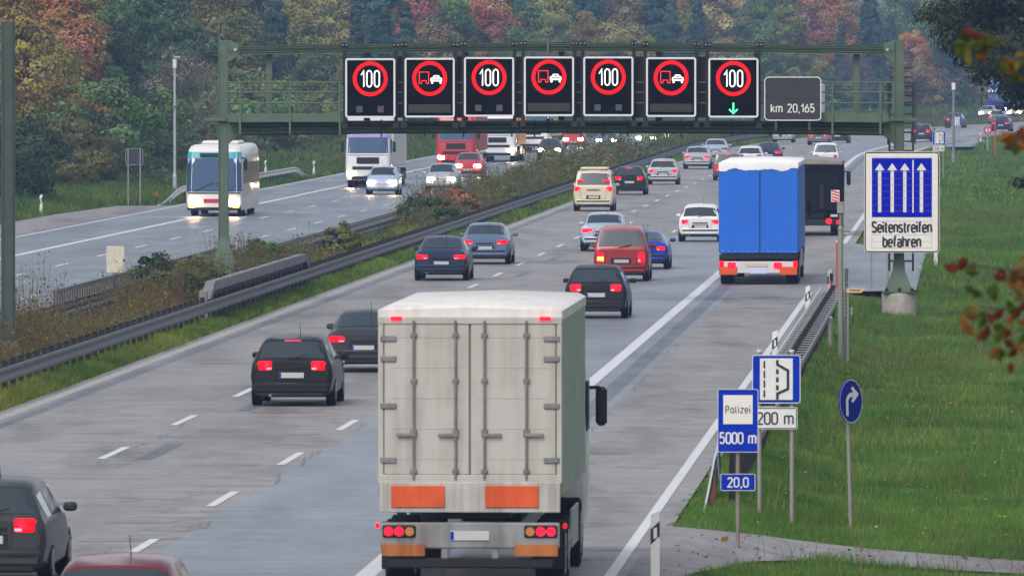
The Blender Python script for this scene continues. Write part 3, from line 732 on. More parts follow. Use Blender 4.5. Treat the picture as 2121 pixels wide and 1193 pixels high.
# police sign
Y = 168.6; c = P(1528.5, 871, Y); k = Y/F; g0 = gz(c.x-float(RX(Y, 0)), Y)
s = thing('police_sign', 'blue sign reading Polizei 5000 m above a small blue 20,0 plate', 'sign', c)
plate(MB(), 84*k, 131*k, .03, 0, .025).build('board', bluem, s); frame(MB(), 84*k, 131*k, .03, .008, -.004, .03).build('rim', white, s)
MB().box((0, -.003, (871-848)*k), (61*k, .008, 60*k), .001).build('white_field', cream, s)
t = MB(); text_mb(t, 'Polizei', 0, (871-855)*k, .105, -.009, .14, .26, width=50*k); t.build('lettering', blk, s, 0, False)
t = MB(); text_mb(t, '5000 m', 0, (871-918)*k, .165, -.006, .15, .16, width=74*k); t.build('lettering', white, s, 0, False)
z2 = (871-998.5)*k
plate(MB(), 72*k, 35*k, .025, 0, .02, 0, z2).build('kilometre_plate', bluem, s); frame(MB(), 72*k, 35*k, .025, .008, -.004, .025, 0, z2).build('plate_rim', white, s)
t = MB(); text_mb(t, '20,0', 0, z2-.07, .14, -.006, .16, .19, width=42*k); t.build('lettering', white, s, 0, False)
MB().cyl((0, .06, g0-c.z-.2), (0, .06, .40), .034, n=12).build('post', mat('weathered brown-grey post', (.20, .165, .14), .6, .1, .15, 4), s)

# turned and leaning round sign
Y = 182.5; base = P(1762, 1095, Y); top = P(1754, 787, Y); g0 = gz(base.x-float(RX(Y, 0)), Y)
s = thing('turn_right_sign', 'round dark blue sign with a white right-turn arrow on a leaning post in the grass', 'sign', (base.x, Y, g0))
hh = top.z-g0; lean = math.atan2(top.x-base.x, hh); s.rotation_euler = (0, lean, 0)
MB().cyl((0, 0, -.2), (0, 0, hh-.02), .032, n=12).build('post', post_m, s)
dk = bpy.data.objects.new('disc', None)
disc_r = 45*Y/F; zc = hh-.02-disc_r+.03; yaw = R(57)
mb = MB(); mb.cyl((0, -.07, 0), (0, -.045, 0), disc_r, n=48); d_ = mb.build('disc', dblue, s); d_.location = (0, 0, zc); d_.rotation_euler = (0, 0, yaw)
mb = MB(); nn = 48
mb.grid([[(rr*math.cos(2*math.pi*q/nn), -.0735, rr*math.sin(2*math.pi*q/nn)) for rr in (disc_r-.012, disc_r)] for q in range(nn+1)]); o = mb.build('rim', white, s, 0, False); o.location = (0, 0, zc); o.rotation_euler = (0, 0, yaw)
t = MB(); ribbon(t, [(-.13, -.24), (-.13, .0)]+arc(.03, .0, .16, .11, 180, 90, 6)+[(.12, .11)], .075, False, .075); t.add([(.05, -.0762, -.03), (.25, -.0762, .11), (.05, -.0762, .25), (.0, -.0762, .21), (.12, -.0762, .11), (.0, -.0762, .01)], [(0, 1, 4, 5), (1, 2, 3, 4)])
o = t.build('arrow_symbol', white, s, 0, False); o.location = (0, 0, zc); o.rotation_euler = (0, 0, yaw)

# far red-ringed round sign and red marker
Y = 850; c = P(2046, 270, Y); s = thing('prohibition_sign', 'small far round sign with a red ring at the bend on the right', 'sign', c)
MB().cyl((0, 0, 0), (0, .03, 0), .33, n=28).build('disc', white, s)
mb = MB(); mb.grid([[(rr*math.cos(2*math.pi*q/28), -.006, rr*math.sin(2*math.pi*q/28)) for rr in (.19, .335)] for q in range(29)]); mb.build('red_ring', mat('sign red', (.5, .02, .03), .5), s, 0, False)
MB().cyl((0, .05, -2.4), (0, .05, .33), .09, n=10).build('post', post_m, s)
for (u, v0, v1, m_, lab) in ((2061, 248, 300, redrefl, 'thin red snow pole beyond the far round sign'), (1733, 502, 596, redrefl, 'thin red snow pole above the far end of the shoulder guardrail')):
    Y = 820 if u > 2000 else 322; a = P(u, v1, Y); b = P(u, v0, Y)
    s = thing('snow_pole', lab, 'pole', a); MB().cyl((0, 0, -.8), (0, 0, (b-a).z), .025 if Y < 500 else .05, n=8).build('shaft', m_, s); MB().cyl((0, 0, (b-a).z), (0, 0, (b-a).z+.06), .028 if Y < 500 else .055, .012, n=8).build('tip', white, s)

# ------------------------------------------------------------------ marker posts
def delin():
    r = thing('marker_post', None, 'marker post')
    w, dp = .125, .09
    mb = MB(); pr = [(-w/2, -dp/2), (w/2, -dp/2), (w/2, dp/2), (-w/2, dp/2)]
    rings = [[(x, y, z) for x, y in pr] for z in (-.2, .93)] + [[(x, y, .93+.06*(x > 0) + .01) for x, y in pr]]
    mb.loops(rings).build('shaft', white, r)
    bz = MB(); zf = lambda x: .12*x/w
    ring = lambda z: [(x*1.03, y*1.03, z+zf(x)) for x, y in pr]
    bz.loops([ring(.58), ring(.80)], caps=False).build('black_band', blk, r, 30)
    MB().add([(-.025, -dp/2*1.05-.002, .60), (.025, -dp/2*1.05-.002, .62), (.025, -dp/2*1.05-.002, .77), (-.025, -dp/2*1.05-.002, .75)], [(0, 1, 2, 3)]).build('reflector', white, r, 0)
    return r
proto = delin(); first = True
for (u, v, h, lab) in ((1357, 1203, None, 'white marker post with black band standing where the path meets the shoulder, nearest of all'),
    (1617, 762, .0, 'white marker post at the near end of the ladder guardrail section, above the bay sign'),
    (1690, 657, .0, 'white marker post beside the middle of the shoulder guardrail'),
    (1728, 618, .0, 'white marker post at the far end of the shoulder guardrail under the red snow pole'),
    (1938, 556, None, 'white marker post in the grass just right of the lane instruction sign'),
    (2031, 301, None, 'white marker post in the grass right of the tall grey pole'),
    (85, 448, None, 'white marker post at the edge of the lay-by on the far left'),
    (550, 366, None, 'white marker post behind the coach at the start of the grass verge'),
    (650, 368, None, 'white marker post at the ramped end of the verge guardrail, left of the white lorry'),
    (827, 340, None, 'white marker post on the verge just right of the white lorry cab'),
    (1934, 244, None, 'white marker post far off at the foot of the wood beside the gantry post'),
    (1802, 243, None, 'tiny white marker post far off below the wood, seen through the gantry railing')):
    o = proto if first else copy_tree(proto); first = False
    if u in (1617, 1690, 1728): p = at(u, v, 0); p = ROAD(p.y, -4.85, -.1) if u != 1728 else ROAD(p.y, -4.55, -.1)
    else: p = at_t(u, v)
    o.location = p; o['label'] = lab; o['category'] = 'marker post'; o['group'] = 'white marker posts along the road'
for (u, v0, v1, Y, lab) in ((1722, 566, 606, 330, 'small black and orange stake beside the marker post at the guardrail end'), (325, 397, 424, 532, 'small orange-topped stake left of the verge guardrail ramp')):
    a = P(u, v1, Y); b = P(u, v0, Y); s = thing('hydrant_stake', lab, 'stake', a); H_ = (b-a).z
    MB().cyl((0, 0, -.3), (0, 0, H_*.6), .035, n=8).build('shaft', blk if Y > 400 else redrefl, s); MB().cyl((0, 0, H_*.6), (0, 0, H_), .05, n=8).build('marker_top', orange_b if Y > 400 else blk, s)

# ------------------------------------------------------------------ masts and boxes
a = at_t(1741, 742); H_ = P(1740, 420, a.y).z-a.z
s = thing('sensor_mast', 'grey-green mast with a finned sensor box on top beside the gantry', 'mast', a)
MB().cyl((0, 0, -.2), (0, 0, H_*.83), .068, n=14).cyl((0, 0, H_*.83), (0, 0, H_*.85), .08, .05, n=14).build('lower_tube', mat('grey-green tube', (.19, .205, .18), .55, .1, .12, 3), s)
MB().cyl((0, 0, H_*.84), (0, 0, H_*.94), .04, n=12).build('upper_tube', dsteel, s)
hb = MB().box((0, 0, H_*.965), (.17, .17, .29), .02)
for q in range(4): hb.box((0, 0, H_*.965-.11+.07*q), (.2, .2, .015), .004)
hb.box((0, 0, H_+.01), (.2, .2, .02), .005).build('sensor_box', mat('sensor housing', (.27, .27, .24), .6, 0, .1, 6), s)
MB().box((.16, 0, H_*.80), (.13, .06, .05), .01).cyl((.05, 0, H_*.80), (.16, 0, H_*.80), .015, n=6).build('side_sensor', rust_wood, s)
a = at_t(1753, 748); H_ = P(1753, 556, a.y).z-a.z
s = thing('switch_post', 'dark grey post with a bolted ladder plate and cable, right beside the sensor mast', 'post', a)
MB().cyl((0, 0, -.2), (0, 0, H_), .055, n=14).build('tube', mat('dark grey tube', (.10, .105, .11), .5, .2, .12, 3), s)
pl = MB().box((-.05, -.07, H_*.72), (.018, .03, H_*.5), .004).box((.05, -.07, H_*.72), (.018, .03, H_*.5), .004)
for q in range(9): pl.box((0, -.07, H_*.5+.10*q), (.1, .02, .012), .002)
pl.build('ladder_plate', steel, s)
cb = MB(); cb.tube([(.06, 0, H_*.62), (.16, 0, H_*.56), (.17, 0, H_*.42), (.06, 0, H_*.36)], [.012]*4).build('cable', blk, s)
MB().cyl((.13, 0, H_*.50), (.13, 0, H_*.58), .04, .03, n=10).build('lamp', steel, s)
a2 = P(1773, 602, a.y-.15)
s = thing('arrow_board', 'small wooden arrow board pointing right beside the sensor mast', 'sign', a2)
pr = [(-.24, -.055), (.14, -.055), (.22, .05), (.20, .06), (-.24, .06)]
MB().loops([[(x, 0, z) for x, z in pr], [(x, .03, z) for x, z in pr]]).build('board', rust_wood, s)
MB().box((-.03, -.004, .01), (.26, .006, .03)).build('worn_lettering', mat('worn letters', (.16, .09, .05), .8), s, 0)
MB().cyl((-.2, .05, a.z-a2.z-.2), (-.2, .05, .05), .022, n=8).build('post', post_m, s)
a = at_t(1720, 724); H_ = P(1720, 658, a.y).z-a.z
s = thing('short_post', 'short grey stub post in the grass left of the sensor mast', 'post', a)
MB().cyl((0, 0, -.2), (0, 0, H_), .06, n=12).build('stub', post_m, s); MB().cyl((0, 0, H_), (0, 0, H_+.03), .066, .05, n=12).build('cap', steel, s)
def camera_mast(u, v0, v1, label, arm, r=.075, m=None):
    a = at_t(u, v1); H_ = P(u, v0, a.y).z-a.z
    s = thing('camera_mast', label, 'mast', a)
    m = m or mat('pale galvanised tube', (.42, .44, .46), .45, .4, .1, 4)
    MB().cyl((0, 0, -.3), (0, 0, H_*.12), r*1.5, n=14).cyl((0, 0, H_*.12), (0, 0, H_*.14), r*1.5, r, n=14).build('base', m, s)
    MB().cyl((0, 0, H_*.13), (0, 0, H_*.97), r, r*.8, n=14).build('tube', m, s)
    MB().cyl((0, 0, H_*.62), (0, 0, H_*.645), r*1.5, n=14).build('collar', dsteel, s)
    MB().box((0, 0, H_*.95), (r*2.6, r*2.6, .5), .03).build('head', white, s)
    if arm: MB().box((.14, -.05, H_-.02), (.36, .14, .14), .03).build('camera', steel, s)
    return s
camera_mast(362, 119, 399, 'tall pale mast with a small camera on top, beside the wood left of the coach', True)
camera_mast(1975, 171, 345, 'tall grey pole in the grass right of the gantry', False, .10, mat('dull grey tube', (.20, .21, .22), .5, .3, .1, 4))
a = at_t(278, 426); k = a.y/F
s = thing('rear_facing_sign', 'grey back of a road sign on two thin posts by the lay-by', 'sign', a)
zt = P(278, 308, a.y).z-a.z; zb = P(278, 342, a.y).z-a.z
plate(MB(), 36*k, zt-zb, .05, 0, .03, 0, (zt+zb)/2).build('board', signgrey, s); frame(MB(), 36*k, zt-zb, .05, .02, -.006, .035, 0, (zt+zb)/2).build('rim', steel, s)
for xx in (-12.5*k, 12.5*k): MB().cyl((xx, -.05, -.2), (xx, -.05, zt-.02), .034, n=10).build('post', steel, s)
a = at_t(45, 416); s = thing('utility_cabinet', 'narrow green cabinet at the foot of the wood by the left edge', 'cabinet', a)
MB().box((0, 0, .35), (.28, .3, .8), .02).build('housing', mat('cabinet green', (.07, .14, .08), .5, 0, .1, 3), s); MB().box((0, 0, .78), (.32, .34, .05), .015).build('lid', mat('cabinet lid', (.09, .16, .10), .5), s)
# blank plate in the median
Y = 309; b = P(239, 566, Y); g0 = gz(-23.9, Y); X_ = b.x; k = Y/F; c = P(239, 537, Y)
s = thing('blank_sign', 'blank weathered cream plate on a post in the median weeds', 'sign', (X_, Y, g0))
zc = c.z-g0
plate(MB(), 37*k, 55*k, .04, -.02, .01, 0, zc).build('plate', mat('weathered cream plate', (.50, .46, .38), .7, 0, .14, 6), s)
for sx in (-.12, .12):
    for sz in (-.24, -.12, .24): MB().cyl((sx, -.028, zc+sz), (sx, -.018, zc+sz), .012, n=6).build('rivet', dsteel, s)
MB().box((0, .03, zc/2-.1), (.07, .05, zc+.3), .01).build('post', dsteel, s)

# ------------------------------------------------------------------ cars
def paint(name, col, metal=.25, rough=.38): return mat('paint '+name, col, rough, metal, .05, 2, .25 if max(col) < .08 else .4, .15 if max(col) < .08 else .4)
KINDS = {
 # y, z under, z belt, z top, half width sill, belt, top, crown
 'saloon': dict(st=[(0, .40, .78, .90, .72, .74, .62, .015), (.09, .30, .84, .98, .80, .82, .70, .02), (.62, .24, .90, 1.03, .84, .85, .68, .02), (1.32, .22, .92, 1.36, .86, .86, .60, .03), (2.05, .20, .93, 1.42, .86, .86, .61, .035), (2.70, .20, .92, 1.38, .86, .86, .59, .03), (3.50, .20, .88, .99, .86, .84, .68, .03), (4.25, .22, .74, .84, .84, .79, .64, .03), (4.48, .28, .62, .72, .77, .70, .56, .02), (4.58, .36, .54, .60, .66, .60, .5, .01)],
                rg=(2, 3), ws=(5, 6), side=[(3, 4), (4, 5)], q=[(2, 3), (5, 6)], ax=(.85, 3.72), tail=(.60, .72, .36, .15)),
 'hatchback': dict(st=[(0, .40, .80, .90, .70, .72, .60, .012), (.07, .28, .88, .97, .79, .80, .70, .015), (.42, .22, .91, 1.36, .82, .82, .58, .03), (1.0, .20, .92, 1.44, .83, .83, .60, .035), (1.9, .20, .92, 1.45, .83, .83, .61, .035), (2.35, .20, .91, 1.41, .83, .83, .59, .03), (2.95, .20, .88, .99, .83, .81, .66, .03), (3.60, .22, .74, .84, .81, .77, .62, .03), (3.82, .28, .62, .70, .74, .68, .54, .02), (3.90, .36, .54, .60, .64, .58, .48, .01)],
                rg=(1, 2), ws=(5, 6), side=[(2, 3), (3, 4), (4, 5)], q=[(5, 6)], ax=(.62, 3.10), tail=(.60, .72, .26, .18)),
 'estate': dict(st=[(0, .40, .82, .92, .72, .75, .64, .012), (.07, .28, .90, .99, .81, .83, .74, .015), (.45, .22, .93, 1.38, .85, .85, .62, .03), (1.1, .20, .94, 1.45, .86, .86, .63, .035), (2.1, .20, .93, 1.46, .86, .86, .63, .035), (2.75, .20, .92, 1.42, .86, .86, .60, .03), (3.5, .20, .88, 1.0, .86, .84, .68, .03), (4.25, .22, .74, .85, .84, .79, .64, .03), (4.48, .28, .62, .72, .77, .70, .56, .02), (4.58, .36, .54, .60, .66, .6, .5, .01)],
                rg=(1, 2), ws=(5, 6), side=[(2, 3), (3, 4), (4, 5)], q=[(5, 6)], ax=(.88, 3.72), tail=(.56, .80, .30, .20)),
 'people_carrier': dict(st=[(0, .38, .92, 1.02, .76, .79, .70, .01), (.06, .28, 1.0, 1.09, .83, .85, .78, .012), (.24, .22, 1.02, 1.70, .86, .86, .68, .03), (.85, .20, 1.02, 1.78, .87, .87, .70, .035), (2.2, .20, 1.02, 1.79, .87, .87, .70, .035), (2.85, .20, 1.0, 1.74, .87, .87, .67, .03), (3.65, .20, .98, 1.12, .86, .85, .72, .03), (4.15, .22, .82, .93, .84, .80, .68, .03), (4.33, .28, .70, .78, .78, .72, .6, .02), (4.40, .38, .58, .64, .68, .62, .54, .01)],
                rg=(1, 2), ws=(5, 6), side=[(2, 3), (3, 4), (4, 5)], q=[(5, 6)], ax=(.70, 3.45), tail=(.66, .72, .22, .34)),
 'camper': dict(st=[(0, .40, 1.0, 1.12, .78, .82, .76, .01), (.08, .30, 1.10, 1.18, .86, .89, .82, .012), (.30, .26, 1.14, 1.82, .90, .90, .74, .03), (.90, .24, 1.14, 1.92, .92, .92, .76, .04), (2.6, .24, 1.14, 1.93, .92, .92, .76, .04), (3.7, .24, 1.14, 1.90, .92, .92, .74, .04), (4.25, .24, 1.08, 1.26, .90, .89, .76, .03), (4.45, .28, .92, 1.0, .86, .84, .72, .02), (4.52, .36, .70, .76, .78, .74, .66, .01)],
                rg=(1, 2), ws=(5, 6), side=[(2, 3), (3, 4), (4, 5)], q=[], ax=(.85, 3.40), tail=(.74, .98, .24, .22)),
 'coupe': dict(st=[(0, .40, .74, .84, .70, .74, .62, .015), (.08, .30, .80, .92, .80, .82, .70, .02), (.45, .24, .86, .98, .84, .85, .68, .02), (1.30, .20, .88, 1.24, .86, .86, .56, .03), (1.9, .20, .88, 1.30, .86, .86, .57, .035), (2.4, .20, .87, 1.26, .86, .86, .55, .03), (3.15, .20, .84, .93, .86, .84, .66, .03), (3.95, .22, .70, .78, .84, .79, .62, .03), (4.15, .28, .58, .66, .77, .70, .56, .02), (4.25, .34, .52, .56, .66, .6, .5, .01)],
                rg=(2, 3), ws=(5, 6), side=[(3, 4), (4, 5)], q=[(2, 3)], ax=(.80, 3.35), tail=(.60, .66, .28, .14)),
}
def csec(st):
    y, zb, zl, zt, ws, wb, wt, cr = st; d = zt-zl
    h = [(0, zb), (ws-.10, zb), (ws, zb+.09), (max(ws, wb)+.035, zb+.55*(zl-zb)), (wb+.012, zl-.04), (wb, zl), (wt+.035, zt-.2*d), (wt-.02, zt-.07*d), (wt-.12, zt-.01*d+cr*.3), (0, zt+cr)]
    return h
def loop(st):
    h = csec(st); y = st[0]
    return [(x, y, z) for x, z in h] + [(-x, y, z) for x, z in h[-2:0:-1]]
NH = 10
def cpatch(mb, A, B, m0, m1, n0, n1, off, nu=6, nv=6, mi=0):
    """grid on the skin between polylines A and B, held off by a few millimetres"""
    def samp(pl, t):
        L_ = [0]
        for a, b in zip(pl[:-1], pl[1:]): L_.append(L_[-1]+(Vector(b)-Vector(a)).length)
        q = t*L_[-1]
        for i in range(len(pl)-1):
            if q <= L_[i+1] or i == len(pl)-2:
                k = (q-L_[i])/max(1e-6, L_[i+1]-L_[i]); return Vector(pl[i]).lerp(Vector(pl[i+1]), k)
    G = []
    for j in range(nv+1):
        s_ = n0+(1-n0-n1)*j/nv
        G.append([samp(A, m0+(1-m0-m1)*i/nu).lerp(samp(B, m0+(1-m0-m1)*i/nu), s_) for i in range(nu+1)])
    O = []
    for j in range(nv+1):
        row = []
        for i in range(nu+1):
            du = G[j][min(i+1, nu)]-G[j][max(i-1, 0)]; dv = G[min(j+1, nv)][i]-G[max(j-1, 0)][i]
            n_ = du.cross(dv).normalized(); row.append(G[j][i]+n_*off)
        O.append(row)
    return mb.grid(O, mi)
def out_patch(mb, A, B, m0, m1, n0, n1, off, centre, **k):
    t = MB(); cpatch(t, A, B, m0, m1, n0, n1, .05, **k); t0 = MB(); cpatch(t0, A, B, m0, m1, n0, n1, 0, **k)
    i = len(t.v)//2; out = (Vector(t.v[i])-Vector(centre)).length > (Vector(t0.v[i])-Vector(centre)).length
    cpatch(mb, A, B, m0, m1, n0, n1, off if out else -off, **k)
WH = {}
def wheel_meshes(r, w):
    if (r, w) in WH: return WH[(r, w)]
    n = 28; rings = []
    for x, rr in ((-w/2, r*.66), (-w/2, r*.93), (-w/2+.03, r), (w/2-.03, r), (w/2, r*.93), (w/2, r*.66)):
        rings.append([(x, rr*math.cos(2*math.pi*k/n), rr*math.sin(2*math.pi*k/n)) for k in range(n)])
    ty = MB().loops(rings).mesh('tyre', rubber)
    mb = MB()
    mb.cyl((-w/2-.004, 0, 0), (w/2+.004, 0, 0), r*.62, n=24)
    mb.cyl((-w/2-.012, 0, 0), (w/2+.012, 0, 0), r*.2, n=12)
    for s_ in (-1, 1):
        for k in range(5):
            a = 2*math.pi*k/5; mb.box((s_*(w/2+.006), r*.38*math.cos(a), r*.38*math.sin(a)), (.015, r*.16, r*.40), .003, mtx=Matrix.Rotation(a-math.pi/2, 4, 'X'))
    WH[(r, w)] = (ty, mb.mesh('rim', rimm)); return WH[(r, w)]
def add_wheel(parent, x, y, r=.315, w=.20):
    ty, ri = wheel_meshes(r, w)
    o = link('wheel', ty, parent); o.location = (x, y, r)
    link('rim', ri, o)
    return o
CM = {}
def car_parts(kind):
    if kind in CM: return CM[kind]
    K = KINDS[kind]; st = K['st']; L_ = st[-1][0]; o = {}
    mid = (0, L_/2, .7)
    mb = MB(); rings = [loop(s_) for s_ in st]; mb.loops(rings, caps=False)
    n = len(rings[0])
    for r_ in (rings[0], rings[-1]):
        for k in range(0, NH-1): mb.add([r_[k], r_[k+1], r_[(n-k-1) % n], r_[(n-k) % n] if k else r_[0]], [(0, 1, 2, 3)] if k else [(0, 1, 2)])
    o['body'] = mb
    top = lambda s_: [(x, s_[0], z) for x, z in csec(s_)[6:]] + [(-x, s_[0], z) for x, z in csec(s_)[-2:5:-1]]
    sid = lambda s_, sg: [(sg*x, s_[0], z) for x, z in csec(s_)[5:7]]
    a, b = K['rg']; g = MB(); out_patch(g, top(st[a]), top(st[b]), .05, .05, .06, .09, .006, mid, nu=10); o['rear_window'] = g
    a, b = K['ws']; g = MB(); out_patch(g, top(st[a]), top(st[b]), .05, .05, .05, .04, .006, mid, nu=10); o['windscreen'] = g
    o['side_window'] = []
    for sg in (-1, 1):
        g = MB()
        for i, (a, b) in enumerate(K['side']): out_patch(g, sid(st[a], sg), sid(st[b], sg), .06, .10, .06, .06, .006, mid, nu=3, nv=4)
        for a, b in K['q']: out_patch(g, sid(st[a], sg), sid(st[b], sg), .12, .2, .45 if a < 4 else .06, .1 if a < 4 else .55, .006, mid, nu=3, nv=4)
        o['side_window'].append(g)
    x_, z_, w_, h_ = K['tail']; tl = []
    for sg in (-1, 1):
        t = MB(); t.box((sg*x_, -.005+.03, z_+.06), (w_, .10, h_), .03); t.box((sg*(x_+w_*.42), .10, z_+.06), (w_*.3, .2, h_*.9), .03); tl.append(t)
    o['tail_light'] = tl
    zf = st[-2][3]-.04; hl = []
    for sg in (-1, 1):
        t = MB(); t.box((sg*.56, L_-.03, zf-.02), (.40, .12, .19), .05); hl.append(t)
    o['headlight'] = hl
    b0 = st[1]; wbm = b0[4]
    bz = b0[1]
    o['bumper'] = [MB().box((0, .06, bz+.13), (2*wbm-.04, .22, .26), .05), MB().box((0, L_-.10, .40), (2*st[-3][4]-.12, .24, .22), .06)]
    o['underbody'] = MB().box((0, L_/2, .27), (1.5, L_-.7, .16), .03)
    zp = max(.50, z_-.14) if kind not in ('people_carrier', 'camper') else .66
    o['number_plate'] = [MB().box((0, -.03 if zp < .52 else -.012, zp), (.52, .02, .115), .004), MB().box((0, L_+.025, .43), (.52, .02, .115), .004)]
    o['grille'] = MB().box((0, L_-.055, zf-.05), (.62, .06, .10), .02)
    hb = MB(); a, b = K['rg']
    zz = st[b][3]+.01; hb.box((0, st[b][0]-.005, zz-.02), (.34, .05, .035), .008); o['third_brake_light'] = hb
    o['mirror'] = []
    j = K['ws'][1]; my = st[j][0]-.35; mw = st[j][5]
    for sg in (-1, 1):
        t = MB(); t.box((sg*(mw+.10), my, st[j][2]+.12), (.20, .10, .13), .035); o['mirror'].append(t)
    ar = MB()
    for sg in (-1, 1):
        for ya in K['ax']:
            x = sg*(st[3][5]+.018); ar.add([(x, ya+.37*math.cos(R(a)), .315+.37*math.sin(R(a))) for a in range(-15, 196, 15)], [tuple(range(15))])
    o['wheel_arch'] = ar
    o['trim_line'] = MB().box((0, -.022, z_+.02), (.62, .03, .035), .006)
    sm = MB(); zt_ = b0[2]+.02; zb_ = bz+.27
    for sg in (-1, 1): sm.box((sg*(x_-w_/2-.035), -.001, (zt_+zb_)/2), (.010, .008, zt_-zb_), 0)
    sm.box((0, -.0012, zb_), (2*(x_-w_/2)-.08, .008, .012), 0); o['boot_seam'] = sm
    o['bumper_strip'] = MB().box((0, -.058, bz+.17), (2*wbm-.16, .02, .055), .008)
    o['valance'] = MB().box((0, .05, bz-.02), (2*wbm-.22, .16, .12), .03)
    o['plate_recess'] = MB().box((0, .0, zp), (.66, .014, .17), .004)
    o['plate_band'] = MB().box((-.24, -.042 if zp < .52 else -.0245, zp), (.04, .004, .1), 0)
    o['exhaust'] = MB().cyl((-.45, -.06, bz-.04), (-.45, .3, bz-.04), .032, n=10)
    zr = st[3][3]+st[3][7]; o['aerial'] = MB().cyl((.12, st[3][0]+.1, zr-.02), (.12, st[3][0]-.18, zr+.26), .007, .004, n=6)
    o['lamp_core'] = []
    for sg in (-1, 1): o['lamp_core'].append(MB().cyl((sg*(x_-w_*.12), -.024, z_+.06+h_*.08), (sg*(x_-w_*.12), -.030, z_+.06+h_*.08), min(h_, w_)*.34, n=16))
    o['reverse_lamp'] = []
    for sg in (-1, 1): o['reverse_lamp'].append(MB().box((sg*(x_-w_*.28), -.024, z_+.06-h_*.30), (w_*.34, .014, h_*.22), .004))
    a, b = K['rg']; o['wiper'] = MB().box((.12, st[a][0]-.02, st[a][3]+.05), (.46, .02, .02), .004, mtx=Matrix.Rotation(-.25, 4, 'Y'))
    o['_'] = K
    CM[kind] = o; return o
MESHC = {}
def pm(kind, part, idx, mb, m, smooth=40):
    k = (kind, part, idx, m.name)
    if k not in MESHC: MESHC[k] = mb.mesh(part, m, smooth)
    return MESHC[k]
def car(kind, u, v, pc, label, away=True, tail=None, brake=False, group=None, lights=True, scale=(1, 1), name=None, turn=0, foglamp=None, roof=None):
    p = at(u, v); K = KINDS[kind]; L_ = K['st'][-1][0]; rz = -math.atan(heading(p.y)) + turn
    fwd = Vector((math.sin(-rz), math.cos(-rz), 0))
    if away: loc = p; ang = rz
    else: ang = rz+math.pi; loc = p + fwd*L_*scale[1]
    nm = {'saloon': 'saloon_car', 'hatchback': 'hatchback_car', 'estate': 'estate_car', 'people_carrier': 'people_carrier', 'camper': 'camper_van', 'coupe': 'coupe_car'}[kind]
    t = thing(name or nm, label, 'van' if kind in ('people_carrier', 'camper') else 'car', loc, ang, group or ('cars driving away in the near carriageway' if away else 'oncoming cars in the far carriageway'))
    t.scale = (scale[0], 1, scale[1])
    o = car_parts(kind)
    link('body', pm(kind, 'body', pc.name, o['body'], pc, 38), t)
    for q in ('rear_window', 'windscreen'): link(q, pm(kind, q, 0, o[q], glassm, 60), t)
    for i in (0, 1): link('side_window', pm(kind, 'side_window', i, o['side_window'][i], glassm, 60), t)
    tm = lit_lens if brake else (tail or tail_on)
    for i in (0, 1): link('tail_light', pm(kind, 'tail_light', i, o['tail_light'][i], tm if away else tail_off), t)
    for i in (0, 1): link('headlight', pm(kind, 'headlight', i, o['headlight'][i], head_on if (not away and lights) else head_dim), t)
    for i in (0, 1): link('bumper', pm(kind, 'bumper', (i, pc.name), o['bumper'][i], pc), t)
    link('underbody', pm(kind, 'underbody', 0, o['underbody'], plastic), t)
    for i in (0, 1): link('number_plate', pm(kind, 'number_plate', i, o['number_plate'][i], platem), t)
    link('plate_band', pm(kind, 'plate_band', 0, o['plate_band'], bluem), t)
    link('grille', pm(kind, 'grille', 0, o['grille'], plastic), t)
    if brake: link('third_brake_light', pm(kind, 'third_brake_light', 0, o['third_brake_light'], brake_on), t)
    for i in (0, 1): link('mirror', pm(kind, 'mirror', (i, pc.name), o['mirror'][i], pc), t)
    for q in ('boot_seam', 'bumper_strip', 'valance', 'plate_recess', 'aerial'): link(q, pm(kind, q, 0, o[q], plastic, 0), t)
    link('exhaust', pm(kind, 'exhaust', 0, o['exhaust'], dsteel), t)
    if kind in ('hatchback', 'estate', 'people_carrier'): link('wiper', pm(kind, 'wiper', 0, o['wiper'], plastic), t)
    for i, tl_ in enumerate([x for x in t.children if x.name.startswith('tail_light')]):
        if away and tm is not tail_off: link('lamp_core', pm(kind, 'lamp_core', i, o['lamp_core'][i], brake_on), tl_)
        link('reverse_lamp', pm(kind, 'reverse_lamp', i, o['reverse_lamp'][i], head_dim), tl_)
    link('wheel_arch', pm(kind, 'wheel_arch', 0, o['wheel_arch'], plastic, 0), t)
    link('trim_line', pm(kind, 'trim_line', 0, o['trim_line'], plastic), t)
    for ya in K['ax']:
        for sg in (-1, 1): add_wheel(t, sg*(K['st'][3][5]-.075), ya)
    return t
lit_lens = mat('lit brake lens', (.45, .004, .008), .3, emit=(1, .002, .010), estr=.7, spec=.1)
pk = dict(black=paint('black', (.012, .012, .014)), dark=paint('graphite', (.035, .037, .042)), navy=paint('navy', (.02, .03, .07)), blue=paint('blue', (.01, .035, .30)),
          silver=paint('silver', (.42, .44, .47), .4), ice=paint('ice blue silver', (.38, .45, .54), .35), white=paint('white', (.60, .61, .62), 0), red=paint('signal red', (.42, .015, .02), 0), wine=paint('wine red', (.26, .012, .018), .1),
          brown=paint('brown grey', (.085, .068, .06), .3), cream=paint('cream', (.58, .50, .37), 0), maroon=paint('maroon', (.12, .012, .012), .2), steelblue=paint('steel blue', (.10, .15, .25), .35), pale=paint('pale blue', (.34, .42, .55), .2), grey=paint('mid grey', (.19, .195, .205), .4))
